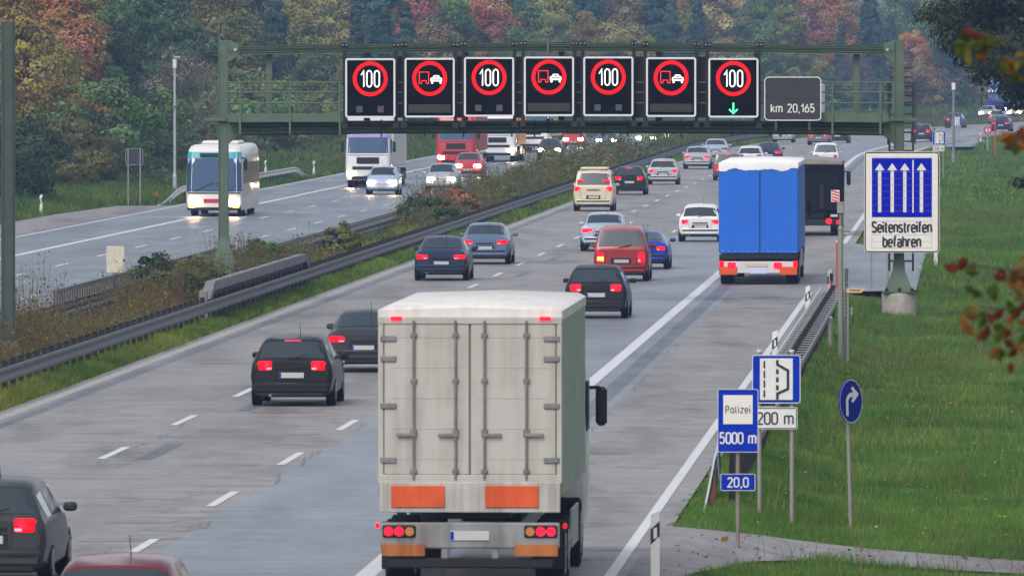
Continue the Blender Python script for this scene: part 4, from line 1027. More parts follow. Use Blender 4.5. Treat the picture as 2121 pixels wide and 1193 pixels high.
# --- going away, nearest first (photo pixel of the rear wheels' contact line)
car('estate', -32, 1215, pk['dark'], 'dark car in the left lane cut by the left edge, its right tail light glowing', brake=True)
car('estate', 235, 1420, pk['maroon'], 'dark red car of which only the roof shows at the bottom left edge', tail=tail_off)
car('estate', 604, 842, pk['black'], 'black estate car with bright brake lights beside the nearest white lorry', brake=True)
car('saloon', 752, 772, pk['dark'], 'graphite saloon just ahead of the black estate in the middle lane', brake=True)
car('saloon', 913, 582, pk['navy'], 'dark navy saloon in the left lane close to the median guardrail', tail=tail_on)
car('saloon', 1004, 548, pk['steelblue'], 'blue-grey saloon just ahead of the dark navy saloon', brake=True)
car('estate', 1234, 660, pk['black'], 'black estate car behind the red people carrier, right of the white lorry roof', tail=tail_on)
car('people_carrier', 1286, 583, pk['wine'], 'red people carrier with its left indicator lit', tail=tail_on, name='people_carrier', brake=False)
car('coupe', 1332, 558, pk['blue'], 'blue coupe half hidden behind the red people carrier')
car('saloon', 1250, 521, pk['ice'], 'ice-blue saloon half hidden ahead of the red people carrier', tail=brake_on)
car('hatchback', 1450, 501, pk['white'], 'boxy white hatchback just left of the blue lorry')
car('camper', 1229, 438, pk['cream'], 'cream camper van in the left lane', tail=tail_on, name='camper_van')
car('estate', 1303, 404, pk['black'], 'black estate car right beside the cream camper van', brake=True)
car('hatchback', 1373, 383, pk['silver'], 'silver hatchback in the left lane ahead of the black estate and camper van', brake=True, scale=(1.04, .98))
car('saloon', 1444, 351, pk['silver'], 'silver saloon ahead of the silver hatchback, near the median guardrail')
car('saloon', 1482, 332, pk['ice'], 'ice-blue saloon partly hidden, farthest of the silver group by the guardrail', tail=tail_off)
car('people_carrier', 1507, 374, pk['brown'], 'brown-grey people carrier peeking out left behind the blue lorry roof', brake=True, scale=(.95, .9))
car('estate', 1554, 352, pk['white'], 'white estate car mostly hidden behind the blue lorry roof', tail=tail_off)
car('saloon', 1592, 340, pk['navy'], 'navy saloon just above the blue lorry roof')
car('hatchback', 1621, 296, pk['silver'], 'silver hatchback far off, leftmost of the cars under the km board')
car('saloon', 1695, 301, pk['grey'], 'mid-grey saloon far off under the km board with bright tail lights', brake=True)
car('saloon', 1734, 297, pk['dark'], 'dark saloon far off just right of the mid-grey saloon', brake=True)
car('people_carrier', 1710, 349, pk['white'], 'white people carrier just above the black lorry', scale=(.95, .9), tail=tail_off)
car('estate', 1908, 294, pk['dark'], 'dark estate car far off just right of the gantry ladder', brake=True)
car('estate', 1975, 266, pk['dark'], 'dark estate car farther off behind the far bay sign', brake=True)
car('saloon', 2072, 273, pk['navy'], 'navy saloon far off at the bend beside the red-ringed sign', brake=True)
car('hatchback', 2064, 258, pk['grey'], 'grey hatchback just ahead of the navy saloon at the bend', brake=True)
# --- oncoming
car('hatchback', 791, 404, pk['pale'], 'pale blue oncoming hatchback with headlights on in front of the white lorry', False)
car('saloon', 969, 367, pk['red'], 'red oncoming saloon with headlights on in front of the red lorry', False)
car('estate', 913, 397, pk['silver'], 'silver oncoming estate with headlights on, behind the tall median weeds', False)
car('saloon', 1138, 331, pk['dark'], 'dark oncoming saloon with headlights on right of the two white lorries', False)
car('hatchback', 1187, 306, pk['red'], 'red oncoming hatchback far off under the gantry middle', False)
car('saloon', 1256, 309, pk['steelblue'], 'blue-grey oncoming saloon under the gantry, alone in its lane', False)
car('estate', 1338, 304, pk['grey'], 'grey oncoming estate leading the close pair right of the blue-grey saloon', False)
car('saloon', 1368, 300, pk['white'], 'white oncoming saloon close behind the grey estate', False)
car('hatchback', 1400, 297, pk['silver'], 'silver oncoming hatchback half behind the far median hedge', False)
car('saloon', 2042, 247, pk['silver'], 'silver oncoming saloon far off behind the bend guardrail', False)
car('estate', 2100, 246, pk['white'], 'white oncoming estate far off behind the bend guardrail at the right', False)

# amber indicator of the red van
for o in COL.objects:
    if o.get('label', '').startswith('red people carrier'):
        MB().box((-.665, -.045, .74), (.20, .05, .12), .02).build('indicator', amber_on, o)
        MB().box((.30, -.012, .84), (.3, .02, .02)).build('badge_strip', chrome, o) if False else None
    if o.get('label', '').startswith('cream camper'):
        MB().box((0, 2.0, 1.99), (1.3, 2.6, .10), .04).build('pop_top', mat('camper roof', (.55, .49, .38), .5), o)
        for xx in (-.62, .62): MB().box((xx, -.02+.1, 1.42), (.30, .05, .10), .02).build('upper_light', tail_on, o)

# ------------------------------------------------------------------ lorries and the coach
def ring_rr(y0, y1, w, z, r=.25, n=5):
    """rounded rectangle at height z, front at y1"""
    r = min(r, w/2*.9); o = []
    for cx, cy, a0 in ((w/2-r, y1-r, 0), (-w/2+r, y1-r, 90), (-w/2+.03, y0+.03, 180), (w/2-.03, y0+.03, 270)):
        rr = r if a0 < 180 else .03
        o += [(cx+rr*math.cos(R(a0+90*k/n)), cy+rr*math.sin(R(a0+90*k/n)), z) for k in range(n+1)]
    return o
def lvl(levels, z):
    for a, b in zip(levels[:-1], levels[1:]):
        if a[0] <= z <= b[0]:
            k = (z-a[0])/(b[0]-a[0]); return [a[i]+(b[i]-a[i])*k for i in range(len(a))]
    return list(levels[-1])
def zbody(levels): return MB().loops([ring_rr(y0, y1, w, z, r) for z, y0, y1, w, r in levels])
def face(levels, z0, z1, t0, t1, off, nz=6, nt_=12):
    G = []
    for j in range(nz+1):
        z = z0+(z1-z0)*j/nz; _, y0, y1, w, r = lvl(levels, z)
        pts = [(w/2-r+r*math.cos(R(a)), y1-r+r*math.sin(R(a))) for a in range(0, 91, 15)] + [(-w/2+r-r*math.sin(R(a)), y1-r+r*math.cos(R(a))) for a in range(0, 91, 15)]
        Ls = [0]
        for a, b in zip(pts[:-1], pts[1:]): Ls.append(Ls[-1]+math.dist(a, b))
        row = []
        for i in range(nt_+1):
            q = (t0+(t1-t0)*i/nt_)*Ls[-1]; x = float(np.interp(q, Ls, [p[0] for p in pts])); y = float(np.interp(q, Ls, [p[1] for p in pts]))
            nx, ny = x/(w/2)*max(0, abs(x)-(w/2-r))/r if r else 0, 1
            row.append((x+(off if x > w/2-r else -off if x < -w/2+r else 0), y+off, z))
        G.append(row)
    return MB().grid(G)
def cab(parent, y0, paintm, accent=None, lit=True, left_lit=True, right_lit=True, h=3.55):
    """tractor cab, front at y0+2.2"""
    yf = y0+2.25
    LV = [(.42, y0+.3, yf-.02, 2.42, .30), (.95, y0, yf+.03, 2.48, .30), (1.35, y0, yf, 2.48, .30), (1.85, y0, yf-.02, 2.46, .28), (2.75, y0, yf-.22, 2.38, .25), (h-.35, y0, yf-.42, 2.30, .25), (h-.05, y0+.1, yf-.75, 2.2, .25), (h, y0+.25, yf-.95, 2.0, .2)]
    c = zbody(LV).build('cab', paintm, parent, 40)
    face(LV, 1.88, 2.72, .10, .90, .012).build('windscreen', glassb, parent, 60)
    face(LV, 2.74, 2.92, .08, .92, .06).build('sun_visor', accent or plastic, parent, 60)
    face(LV, 1.30, 1.66, .28, .72, .02).build('grille', plastic, parent, 60)
    face(LV, .98, 1.16, .20, .80, .02).build('lower_grille', plastic, parent, 60)
    face(LV, .44, .62, .18, .82, .02).build('air_intake', plastic, parent, 60)
    face(LV, 1.76, 1.79, .12, .88, .015).build('wiper_rail', plastic, parent, 60)
    for sg, on in ((-1, left_lit), (1, right_lit)):
        MB().box((sg*.93, yf-.02, .78), (.44, .14, .20), .04).build('headlight', head_on if (lit and on) else head_dim, parent)
        MB().box((sg*1.42, yf-.42, 2.22), (.17, .14, .58), .05).box((sg*1.28, yf-.5, 2.5), (.25, .05, .05), .01).build('mirror', plastic, parent)
        MB().box((sg*1.232, yf-.95, 2.25), (.03, .9, .75), .02).build('side_window', sideglass, parent)
        MB().box((sg*1.0, yf-.5, h-.12), (.12, .10, .06), .02).build('marker_light', amber_on, parent)
    for sg in (-1, 1): add_wheel(parent, sg*1.02, yf-1.35, .50, .30)
    for sg in (-1, 1): add_wheel(parent, sg*.98, y0-1.5, .50, .52)
    MB().box((0, y0-1.2, .85), (.9, 3.2, .3), .03).build('chassis', plastic, parent)
    return yf
def lorry(name, label, u, v, away, boxm, roofm, cabm, kind='box', bl=13.2, hgt=4.0, floor=1.12, group='lorries', **kw):
    p = at(u, v); rz = -math.atan(heading(p.y)); fwd = Vector((math.sin(-rz), math.cos(-rz), 0))
    yf = bl+.75+2.25
    t = thing(name, label, 'lorry', p if away else p+fwd*yf, rz if away else rz+math.pi, group)
    b = MB(); w = 2.55
    b.box((0, bl/2, (floor+hgt-.12)/2), (w, bl, hgt-.12-floor), .05); b.build('cargo_box', boxm, t)
    rf = MB(); rings = []
    for y in (0.0, .06, bl-.06, bl):
        q = .05 if y in (0.0, bl) else 0
        rings.append([(-w/2-.01+q*.3, y, hgt-.20), (-w/2-.01+q*.3, y, hgt-.07), (-w/2+.10, y, hgt-.015-q), (0, y, hgt+kw.get('peak', .02)-q), (w/2-.10, y, hgt-.015-q), (w/2+.01-q*.3, y, hgt-.07), (w/2+.01-q*.3, y, hgt-.20)])
    rf.loops(rings).build('roof', roofm, t, 50)
    cab(t, bl+.75, cabm, kw.get('accent'), not away, kw.get('ll', True), kw.get('rl', True), kw.get('cabh', 3.6))
    MB().box((0, bl/2, floor-.16), (1.1, bl-.3, .24), .02).build('chassis', plastic, t)
    for ya in (1.9, 3.2, 4.5) if bl > 10 else (1.7, 3.0):
        for sg in (-1, 1): add_wheel(t, sg*1.05, ya, .48, .40)
    for sg in (-1, 1):
        MB().box((sg*1.05, .95, .62), (.46, .03, .66), .01).build('mudflap', plastic, t)
        MB().box((sg*1.24, bl*.6, .72), (.04, bl*.27, .55), .01).build('side_guard', steel, t)
    if not away: return t
    return t
# nearest white lorry
def grimy(name, col, amt=.35):
    m = mat(name, col, .55, 0, 0, 1, .3); n = m.node_tree.nodes; l = m.node_tree.links; b = n['Principled BSDF']
    tc = n.new('ShaderNodeTexCoord'); mp = n.new('ShaderNodeMapping'); mp.inputs['Scale'].default_value = (5.5, 5.5, .45); l.new(tc.outputs['Object'], mp.inputs[0])
    k1 = n.new('ShaderNodeTexNoise'); k1.inputs['Scale'].default_value = 1.3; k1.inputs['Detail'].default_value = 8; l.new(mp.outputs[0], k1.inputs['Vector'])
    k2 = n.new('ShaderNodeTexNoise'); k2.inputs['Scale'].default_value = 1.7; k2.inputs['Detail'].default_value = 7; l.new(tc.outputs['Object'], k2.inputs['Vector'])
    ad = n.new('ShaderNodeMath'); ad.operation = 'MULTIPLY'; l.new(k1.outputs['Fac'], ad.inputs[0]); l.new(k2.outputs['Fac'], ad.inputs[1])
    cr = n.new('ShaderNodeMapRange'); cr.inputs['From Min'].default_value = .2; cr.inputs['From Max'].default_value = .36; cr.inputs['To Min'].default_value = 0; cr.inputs['To Max'].default_value = amt; l.new(ad.outputs[0], cr.inputs['Value'])
    mx = n.new('ShaderNodeMix'); mx.data_type = 'RGBA'; mx.inputs[6].default_value = (*col, 1); mx.inputs[7].default_value = (col[0]*.42, col[1]*.36, col[2]*.28, 1)
    l.new(cr.outputs[0], mx.inputs[0]); l.new(mx.outputs[2], b.inputs['Base Color']); return m
doorm = grimy('grimy grey-white door', (.40, .38, .35), .28)
L1 = lorry('lorry', 'large white box lorry nearest the camera with closed grey-white rear doors', 974, 1228, True, grimy('pale green-grey side', (.30, .34, .28), .4), grimy('white roof sheet', (.62, .60, .58), .3), pk['white'], bl=8.8, hgt=3.98, floor=1.30)
def rear_doors(t, m, z0, z1, w=2.40):
    for sg in (-1, 1):
        d = MB().box((sg*(w/4), -.03, (z0+z1)/2), (w/2-.025, .05, z1-z0), .012).build('rear_door', m, t)
        for q in range(5): MB().box((sg*w/4, -.056, z0+.22+q*(z1-z0-.4)/4), (w/2-.22, .008, .012), .002).build('panel_rib', m, d)
        for xx in (.20, .78):
            r_ = MB().cyl((sg*xx, -.085, z0-.06), (sg*xx, -.085, z1+.05), .018, n=8)
            for zz in (z0+.05, z0+.6, z0+1.3, z1-.15): r_.box((sg*xx, -.07, zz), (.09, .05, .06), .01)
            r_.box((sg*(xx+.10), -.095, z0+.55), (.28, .025, .05), .008)
            r_.build('locking_rod', mat('zinc rod', (.19, .18, .17), .5, .4, .25, 6), d)
        for zz in (z0+.2, z0+.95, z0+1.6, z1-.2): MB().box((sg*(w/2-.07), -.065, zz), (.22, .03, .08), .01).build('hinge', dsteel, d)
    fr = MB()
    for sg in (-1, 1): fr.box((sg*(w/2+.035), -.02, (z0+z1)/2), (.075, .08, z1-z0+.1), .01)
    fr.box((0, -.022, z1+.05), (w+.15, .09, .10), .01); fr.box((0, -.024, z0-.06), (w+.15, .10, .12), .01); fr.build('rear_frame', m, t)
rear_doors(L1, doorm, 1.64, 3.72)
for xx in (-1.02, 1.04): MB().box((xx, -.075, 3.80), (.16, .05, .05), .012).build('marker_light', brake_on, L1)
MB().box((0, -.06, 1.33), (2.5, .06, .42), .01).build('tail_lift_panel', grimy('pale tail lift panel', (.40, .39, .37), .6), L1)
for xx in (-.72, .58): MB().box((xx, -.10, 1.34), (.74, .03, .30), .008).build('warning_board', grimy('dirty orange board', (.60, .085, .02), .5), L1)
MB().box((0, -.02, .80), (2.48, .14, .36), .02).build('light_bar', grimy('grey light bar', (.22, .22, .23), .6), L1)
for sg in (-1, 1):
    tl = MB().box((sg*.98, -.10, .86), (.46, .05, .17), .02).build('tail_light', plastic, L1)
    for q, (dx, mm) in enumerate(((.0, brake_on), (.145, brake_on), (-.145, mat('amber lens', (.40, .15, .02), .3, coat=.4)))): MB().cyl((sg*(.98+dx), -.124, .86), (sg*(.98+dx), -.134, .86), .062, n=18).build('lamp', mm, tl)
    MB().box((sg*.92, -.098, .60), (.60, .045, .17), .008).build('amber_reflector_board', grimy('dirty amber board', (.36, .12, .03), .6), L1)
    MB().box((sg*1.30, .3, .92), (.05, .12, .07), .015).build('side_marker', tail_on, L1)
MB().box((0, -.10, .80), (.54, .02, .13), .004).build('number_plate', platem, L1); MB().box((-.245, -.112, .80), (.045, .004, .11)).build('plate_band', bluem, L1)
MB().box((0, -.03, .42), (2.3, .12, .14), .02).build('bumper', plastic, L1)
for xx in (-.35, .35): MB().box((xx, -.03, .58), (.10, .08, .30), .01).build('bumper_bracket', dsteel, L1)
# blue tarpaulin lorry
bt = mat('blue tarpaulin', (.002, .105, .52), .42, 0, .05, .6)
L2 = lorry('lorry', 'lorry with a bright blue tarpaulin body and white roof on the hard shoulder lane', 1571, 590, True, bt, mat('white wrinkled roof', (.74, .74, .74), .55, 0, .08, 2), pk['blue'], hgt=3.97, floor=1.0)
rb = MB(); G = []
for j in range(9):
    z = 1.02+(3.70-1.02)*j/8; G.append([(x, -.03-.004*math.sin(x*5+j*.3)-.002*math.sin(x*17), z) for x in np.linspace(-1.25, 1.25, 48)])
rb.grid(G).build('rear_tarpaulin', bt, L2, 60, False)
for x in (.04,): MB().box((x, -.052, 2.34), (.035, .008, 2.64), .003).build('strap', mat('tarpaulin strap', (.0006, .033, .185), .6, spec=.2), L2)
for q in range(12): MB().cyl((-1.15+.209*q, -.05, 1.08), (-1.15+.209*q, -.062, 1.08), .022, n=8).build('eyelet', steel, L2)
hem = MB(); pts = np.linspace(-1.27, 1.27, 33); hem.grid([[(x, -.045, 3.92) for x in pts], [(x, -.06, 3.78) for x in pts], [(x, -.05, 3.66+.035*math.sin(x*7)+(.04 if int((x+2)*3) % 2 else 0)) for x in pts]])
hem.build('roof_hem', mat('white wrinkled roof', (.7,)*3), L2, 60, False)
MB().box((0, -.01, .90), (2.5, .10, .16), .02).build('rear_frame', plastic, L2)
MB().box((0, .02, .56), (2.46, .12, .38), .02).build('light_bar', mat('pale light bar', (.52, .52, .53), .5, .1, .1, 3), L2)
for sg in (-1, 1):
    MB().box((sg*.96, -.05, .45), (.56, .02, .26), .006).build('warning_board', orange_b, L2)
    MB().box((sg*.86 if sg < 0 else .62, -.07, .62), (.26, .05, .20), .03).build('tail_light', brake_on, L2)
    MB().box((sg*1.18, -.06, .66), (.14, .05, .22), .03).build('outer_light', tail_on, L2)
MB().box((0, -.048, .44), (.54, .02, .16), .004).build('number_plate', mat('pale blue plate', (.45, .52, .70), .5), L2)
MB().box((-.05, -.05, .64), (.7, .02, .12), .004).build('reflector_strip', mat('tan strip', (.50, .40, .33), .5), L2)
# black canvas lorry
cv = mat('black canvas', (.005, .0045, .005), .9, 0, .15, 2, .03)
L3 = lorry('lorry', 'black canvas-topped lorry just ahead of the blue lorry', 1679, 489, True, cv, mat('grey canvas roof', (.22, .20, .185), .75, 0, .12, 1.5), pk['black'], bl=7.2, hgt=3.08, floor=1.0, peak=.10, cabh=2.9)
MB().box((0, -.03, 1.75), (2.3, .06, 1.45), .02).build('tail_lift_plate', mat('dark lift plate', (.006, .006, .008), .7, .0, .1, 2, .06), L3)
for xx in (-.75, .45): MB().box((xx, -.08, 1.6), (.16, .05, 1.0), .01).build('lift_rail', plastic, L3)
pb = MB(); pb.box((1.0, -.08, 1.62), (.34, .02, .48), .004).build('warning_plate', white, L3)
st_ = MB()
for k in range(4):
    z = 1.44+.12*k; st_.add([(.85, -.094, z), (1.15, -.094, z-.10), (1.15, -.094, z-.03), (.85, -.094, z+.07)], [(0, 1, 2, 3)])
st_.build('red_stripes', redrefl, L3, 0, False)
for sg in (-1, 1):
    MB().cyl((sg*.74, -.06, .60), (sg*.74, -.11, .60), .12, n=18).build('tail_light', brake_on, L3)
    MB().cyl((sg*1.12, -.06, .56), (sg*1.12, -.10, .56), .09, n=16).build('outer_light', tail_on, L3)
    MB().box((sg*.95, -.06, .82), (.30, .03, .10), .01).build('number_plate' if sg > 0 else 'lamp_plate', platem, L3)
MB().box((0, -.02, .55), (2.4, .10, .26), .02).build('light_bar', plastic, L3)
# oncoming lorries
wbox = mat('white box side', (.60, .60, .59), .5, 0, .06, 1)
lorry('lorry', 'white oncoming lorry cab with a dark grille behind the pale blue hatchback', 762, 389, False, wbox, wbox, pk['white'], rl=True, ll=False, cabh=3.62, accent=mat('violet visor', (.20, .14, .42), .4))
lorry('lorry', 'red oncoming lorry with one dazzling headlight', 944, 352, False, mat('red trailer', (.42, .03, .04), .5), pk['red'], pk['red'], cabh=3.7, ll=False)
lorry('lorry', 'white oncoming lorry close behind the red lorry', 1030, 336, False, mat('glow-tinted trailer side', (.75, .30, .05), .5, 0, .08, 1), wbox, pk['white'], cabh=3.5, rl=False)  # orange lamp glow on the trailer is painted into its colour
lorry('lorry', 'white oncoming lorry under the middle of the gantry, behind the second white one', 1103, 316, False, mat('sand trailer', (.50, .38, .27), .5), wbox, pk['white'], cabh=3.6, rl=False, ll=True)
lorry('lorry', 'white oncoming box lorry far off behind the km board', 1640, 257, False, wbox, wbox, pk['white'], cabh=3.5, ll=True)
lorry('lorry', 'blue oncoming lorry far off in the bend under the dark tree', 2066, 240, False, mat('blue box', (.03, .12, .42), .5), mat('pale roof', (.55, .6, .66), .5), pk['blue'], cabh=3.6, accent=pk['white'])
# coach
p = at(443, 449); rz = -math.atan(heading(p.y)); fwd = Vector((math.sin(-rz), math.cos(-rz), 0))
C_ = thing('coach', 'white oncoming coach with large blue windscreen and teal band behind the gantry post', 'coach', p+fwd*12, rz+math.pi)
cw = mat('coach white', (.62, .60, .57), .4, 0, .04, 1, coat=.5)
LV = [(.28, 0, 11.94, 2.46, .32), (.75, 0, 12.0, 2.54, .34), (1.1, 0, 11.98, 2.54, .34), (2.6, 0, 11.72, 2.48, .34), (3.0, 0, 11.5, 2.40, .34), (3.18, .1, 11.2, 2.2, .34), (3.24, .3, 10.9, 1.9, .3)]
zbody(LV).build('body', cw, C_, 40)
face(LV, 1.12, 2.62, .05, .95, .012).build('windscreen', glassb, C_, 60)
face(LV, 2.63, 2.92, .03, .97, .014).build('teal_band', mat('teal band', (.02, .28, .34), .4), C_, 60)
face(LV, 1.03, 1.09, .08, .92, .018).build('wiper_rail', plastic, C_, 60)
MB().box((0, 11.9, 1.86), (.05, .1, 1.5), .01, mtx=Matrix.Rotation(-.0, 4, 'X')) if False else None
for sg in (-1, 1): MB().box((sg*.45, 12.02, 1.34), (.9, .02, .025), .005, mtx=Matrix.Rotation(sg*.45, 4, 'Y')).build('wiper', plastic, C_)
face(LV, .62, .80, .34, .66, .016).build('red_band', mat('crimson band', (.42, .02, .06), .4), C_, 60)
face(LV, .28, .42, .05, .95, .02).build('bumper', plastic, C_, 60)
for sg in (-1, 1):
    MB().box((sg*.90, 11.99, .66), (.46, .10, .20), .04).build('headlight', head_on, C_)
    MB().box((sg*1.0, 11.98, .44), (.26, .08, .08), .02).build('indicator', amber_on, C_)
    for k in range(6): MB().box((sg*1.252, 1.2+1.75*k, 1.95), (.05, 1.68, 1.0), .02).build('side_window', sideglass, C_)
    MB().box((sg*1.45, 12.1, 2.35), (.16, .14, .50), .04).box((sg*1.36, 12.0, 2.64), (.24, .3, .05), .02).build('mirror', plastic, C_)
    for ya in (3.0, 9.2): add_wheel(C_, sg*1.06, ya, .50, .32)
MB().box((0, 6.0, 3.30), (1.7, 3.6, .18), .07).build('roof_unit', cw, C_)
MB().box((0, 11.75, 2.78), (1.3, .05, .16), .01).build('destination_panel', blk, C_)

# ------------------------------------------------------------------ vegetation
def quads(C, N, size, aspect=1.0, rng=RNG):
    """leaf cards at C (n,3) facing roughly N"""
    n = len(C); N = N/np.maximum(1e-6, np.linalg.norm(N, axis=1, keepdims=True))
    r = rng.normal(size=(n, 3)); T = np.cross(N, r); T /= np.maximum(1e-6, np.linalg.norm(T, axis=1, keepdims=True)); B = np.cross(N, T)
    s = (size*np.exp(rng.normal(0, .3, n)))[:, None]; a = T*s; b = B*s*aspect
    V = np.stack([C-a*.9, C-b*.55+a*.1, C+a, C+b*.55-a*.1], 1).reshape(-1, 3); return V
def crown_cards(seed, H, Rr, z0, form, ncl, nl, size):
    rng = np.random.default_rng(seed); Cs = []; Ns = []; K = []
    lob = rng.normal(size=(7, 3)); lob /= np.linalg.norm(lob, axis=1, keepdims=True); amp = rng.uniform(.05, .35, 7)
    for _ in range(ncl):
        if form == 'conical':
            h = rng.uniform(0, 1)**1.25; a = rng.uniform(0, 2*math.pi); rad = Rr*(1-h)*(.75+.3*math.sin(h*26+a)*.5)+.12
            rr = rad*rng.uniform(.45, 1.0); c = np.array([rr*math.cos(a), rr*math.sin(a), z0+(H-z0)*h]); out = np.array([math.cos(a), math.sin(a), .35]); cr = .30+.5*(1-h)
        else:
            d = rng.normal(size=3); d /= np.linalg.norm(d); k = 1+float(np.sum(amp*np.maximum(0, lob@d)**2))-.12
            rad = k*rng.uniform(.35, 1.0)**.45
            e = {'round': 1.0, 'tall': .72, 'bare': .9, 'shrub': 1.15}[form]
            zc = (z0+H)/2; zr = (H-z0)/2
            w = e*(1-.18*d[2]); c = np.array([d[0]*Rr*rad*w, d[1]*Rr*rad*w, zc+d[2]*zr*rad]); out = d*np.array([1, 1, .8])+np.array([0, 0, .3]); cr = Rr*rng.uniform(.16, .32)
        m = int(nl*rng.uniform(.6, 1.4)); q = rng.normal(size=(m, 3)); q /= np.linalg.norm(q, axis=1, keepdims=True)
        rad = cr*rng.uniform(.3, 1.0, (m, 1))**.5; Q = q*rad*np.array([1.15, 1.15, .75])
        Cs.append(c+Q); Ns.append(q*.8+out*.7+rng.normal(0, .35, (m, 3)))
        hv, vv, sv = rng.uniform(.2, .8), rng.uniform(.25, .75), rng.uniform(.3, .7)
        K.append(np.stack([np.clip(hv+rng.normal(0, .10, m), 0, 1), np.clip(vv+rng.normal(0, .14, m), 0, 1), np.clip(sv+rng.normal(0, .1, m), 0, 1)], 1))
    C = np.concatenate(Cs); N = np.concatenate(Ns); K = np.concatenate(K); keep = C[:, 2] > .1
    return quads(C[keep], N[keep], size, 1.0, rng), np.repeat(K[keep], 4, 0)
def trunk_mesh(seed, H, Rr, z0, form, m=bark):
    rng = np.random.default_rng(seed+99); mb = MB(); r0 = .017*H+.03
    top = H*.97 if form == 'conical' else H*.72; pts = [Vector((0, 0, -.5))]
    for k in range(1, 7): pts.append(Vector((rng.normal(0, .012*H*k/6), rng.normal(0, .012*H*k/6), top*k/6)))
    mb.tube(pts, [r0*(1-.13*k) for k in range(7)], 9)
    if form != 'conical':
        for k in range(9):
            h = rng.uniform(.25, .95); i = min(5, int(h*6)); b = pts[i].lerp(pts[i+1], h*6-i); a = rng.uniform(0, 2*math.pi); L_ = Rr*rng.uniform(.5, .95)
            e = b+Vector((math.cos(a)*L_, math.sin(a)*L_, L_*rng.uniform(.3, .9))); md = b.lerp(e, .5)+Vector((0, 0, -.08*L_))
            mb.tube([b, md, e], [r0*.38, r0*.24, r0*.06], 6)
    return mb.mesh('trunk', m, 60, False)
def twig_cards(seed, H, Rr, z0, n):
    """fine bare twigs as slender slivers"""
    rng = np.random.default_rng(seed); C = rng.normal(size=(n, 3)); C /= np.linalg.norm(C, axis=1, keepdims=True); rr = rng.uniform(.3, 1, (n, 1))**.5
    D = C+np.array([0, 0, .7])+rng.normal(0, .4, (n, 3)); D /= np.linalg.norm(D, axis=1, keepdims=True)
    P0 = C*rr*np.array([Rr, Rr, (H-z0)/2])+np.array([0, 0, (H+z0)/2]); S_ = np.cross(D, rng.normal(size=(n, 3))); S_ /= np.linalg.norm(S_, axis=1, keepdims=True)
    L_ = rng.uniform(.3, .8, (n, 1)); w = .014
    V = np.stack([P0-S_*w, P0+S_*w, P0+D*L_+S_*w*.4, P0+D*L_-S_*w*.4], 1).reshape(-1, 3)
    return V, np.repeat(np.stack([np.full(n, .5), rng.uniform(.2, .6, n), np.full(n, .3)], 1), 4, 0)
FORMS = {'round': (9.0, 3.1, .7), 'tall': (11.5, 2.9, .9), 'conical': (13.0, 2.7, .5), 'bare': (7.5, 2.6, .9), 'shrub': (4.2, 2.3, .05)}
VAR = {}
for f_, (H, Rr, z0) in FORMS.items():
    for s_ in range({'round': 4, 'tall': 3, 'conical': 2, 'bare': 2, 'shrub': 3}[f_]):
        sd_ = hash((f_, s_)) % 1000 if False else (sum(map(ord, f_))*7+s_*31) % 1000
        if f_ == 'bare':
            V, K = crown_cards(sd_, H, Rr, z0, f_, 46, 34, .10); V2, K2 = twig_cards(sd_, H, Rr, z0, 2600); V = np.concatenate([V, V2]); K = np.concatenate([K, K2])
        else:
            V, K = crown_cards(sd_, H, Rr, z0, f_, *{'round': (115, 140, .105), 'tall': (125, 140, .105), 'conical': (190, 85, .105), 'shrub': (66, 130, .095)}[f_])
        VAR[(f_, s_)] = (rawmesh('crown', V, None, 4, leafm, K), trunk_mesh(sd_, H, Rr, z0, f_, bark))
PALX = 1.95
PAL = {'dark green': (.026, .046, .020), 'mid green': (.045, .075, .026), 'olive green': (.070, .078, .024), 'yellow-green': (.105, .110, .028), 'golden orange': (.130, .098, .024), 'rust orange': (.175, .090, .024),
       'russet red': (.140, .060, .028), 'brown': (.095, .072, .034), 'tan': (.135, .112, .052), 'pale grey-brown': (.095, .078, .066), 'blue-green': (.022, .044, .034)}
PAL = {k: tuple(PALX*x for x in v) for k, v in PAL.items()}
FN = {'round': 'broadleaf tree', 'tall': 'tall broadleaf tree', 'conical': 'spruce', 'bare': 'thinly leaved twiggy tree', 'shrub': 'shrub'}
NM = {'round': 'broadleaf_tree', 'tall': 'tall_broadleaf_tree', 'conical': 'spruce_tree', 'bare': 'twiggy_tree', 'shrub': 'shrub'}
LAND = [(-999, 60, 'beside the left-edge post'), (60, 200, 'left of the back-facing sign'), (200, 300, 'behind the back-facing sign'), (300, 400, 'behind the tall pale camera mast'), (400, 520, 'behind the left gantry post'),
        (520, 700, 'behind the empty gantry railing'), (700, 830, 'above the leftmost 100 sign'), (830, 950, 'above the leftmost no-overtaking sign'), (950, 1075, 'above the second 100 sign'), (1075, 1200, 'above the middle no-overtaking sign'),
        (1200, 1325, 'above the third 100 sign'), (1325, 1455, 'above the third no-overtaking sign'), (1455, 1580, 'above the green arrow sign'), (1580, 1720, 'above the km board'), (1720, 1850, 'behind the right gantry railing'), (1850, 1960, 'right of the right gantry post'), (1960, 9999, 'beside the far grey pole')]
def solve_Y(u, d):
    Y = np.linspace(470, 1500, 4000); uu = UC+F*RX(Y, d)/Y
    return float(np.interp(u, uu, Y))
FOREST = []
def plant(u, t, form, colour, Hs, row):
    d = -50.0-t+(3.2*(1-min(1, max(0, (u-420)/250))) if row == 'low' else 0); Y = solve_Y(u, d); rng = random.Random(int(u*13+t*7))
    FOREST.append((u, Y, d, form, colour, Hs, row))
rr_ = random.Random(5)
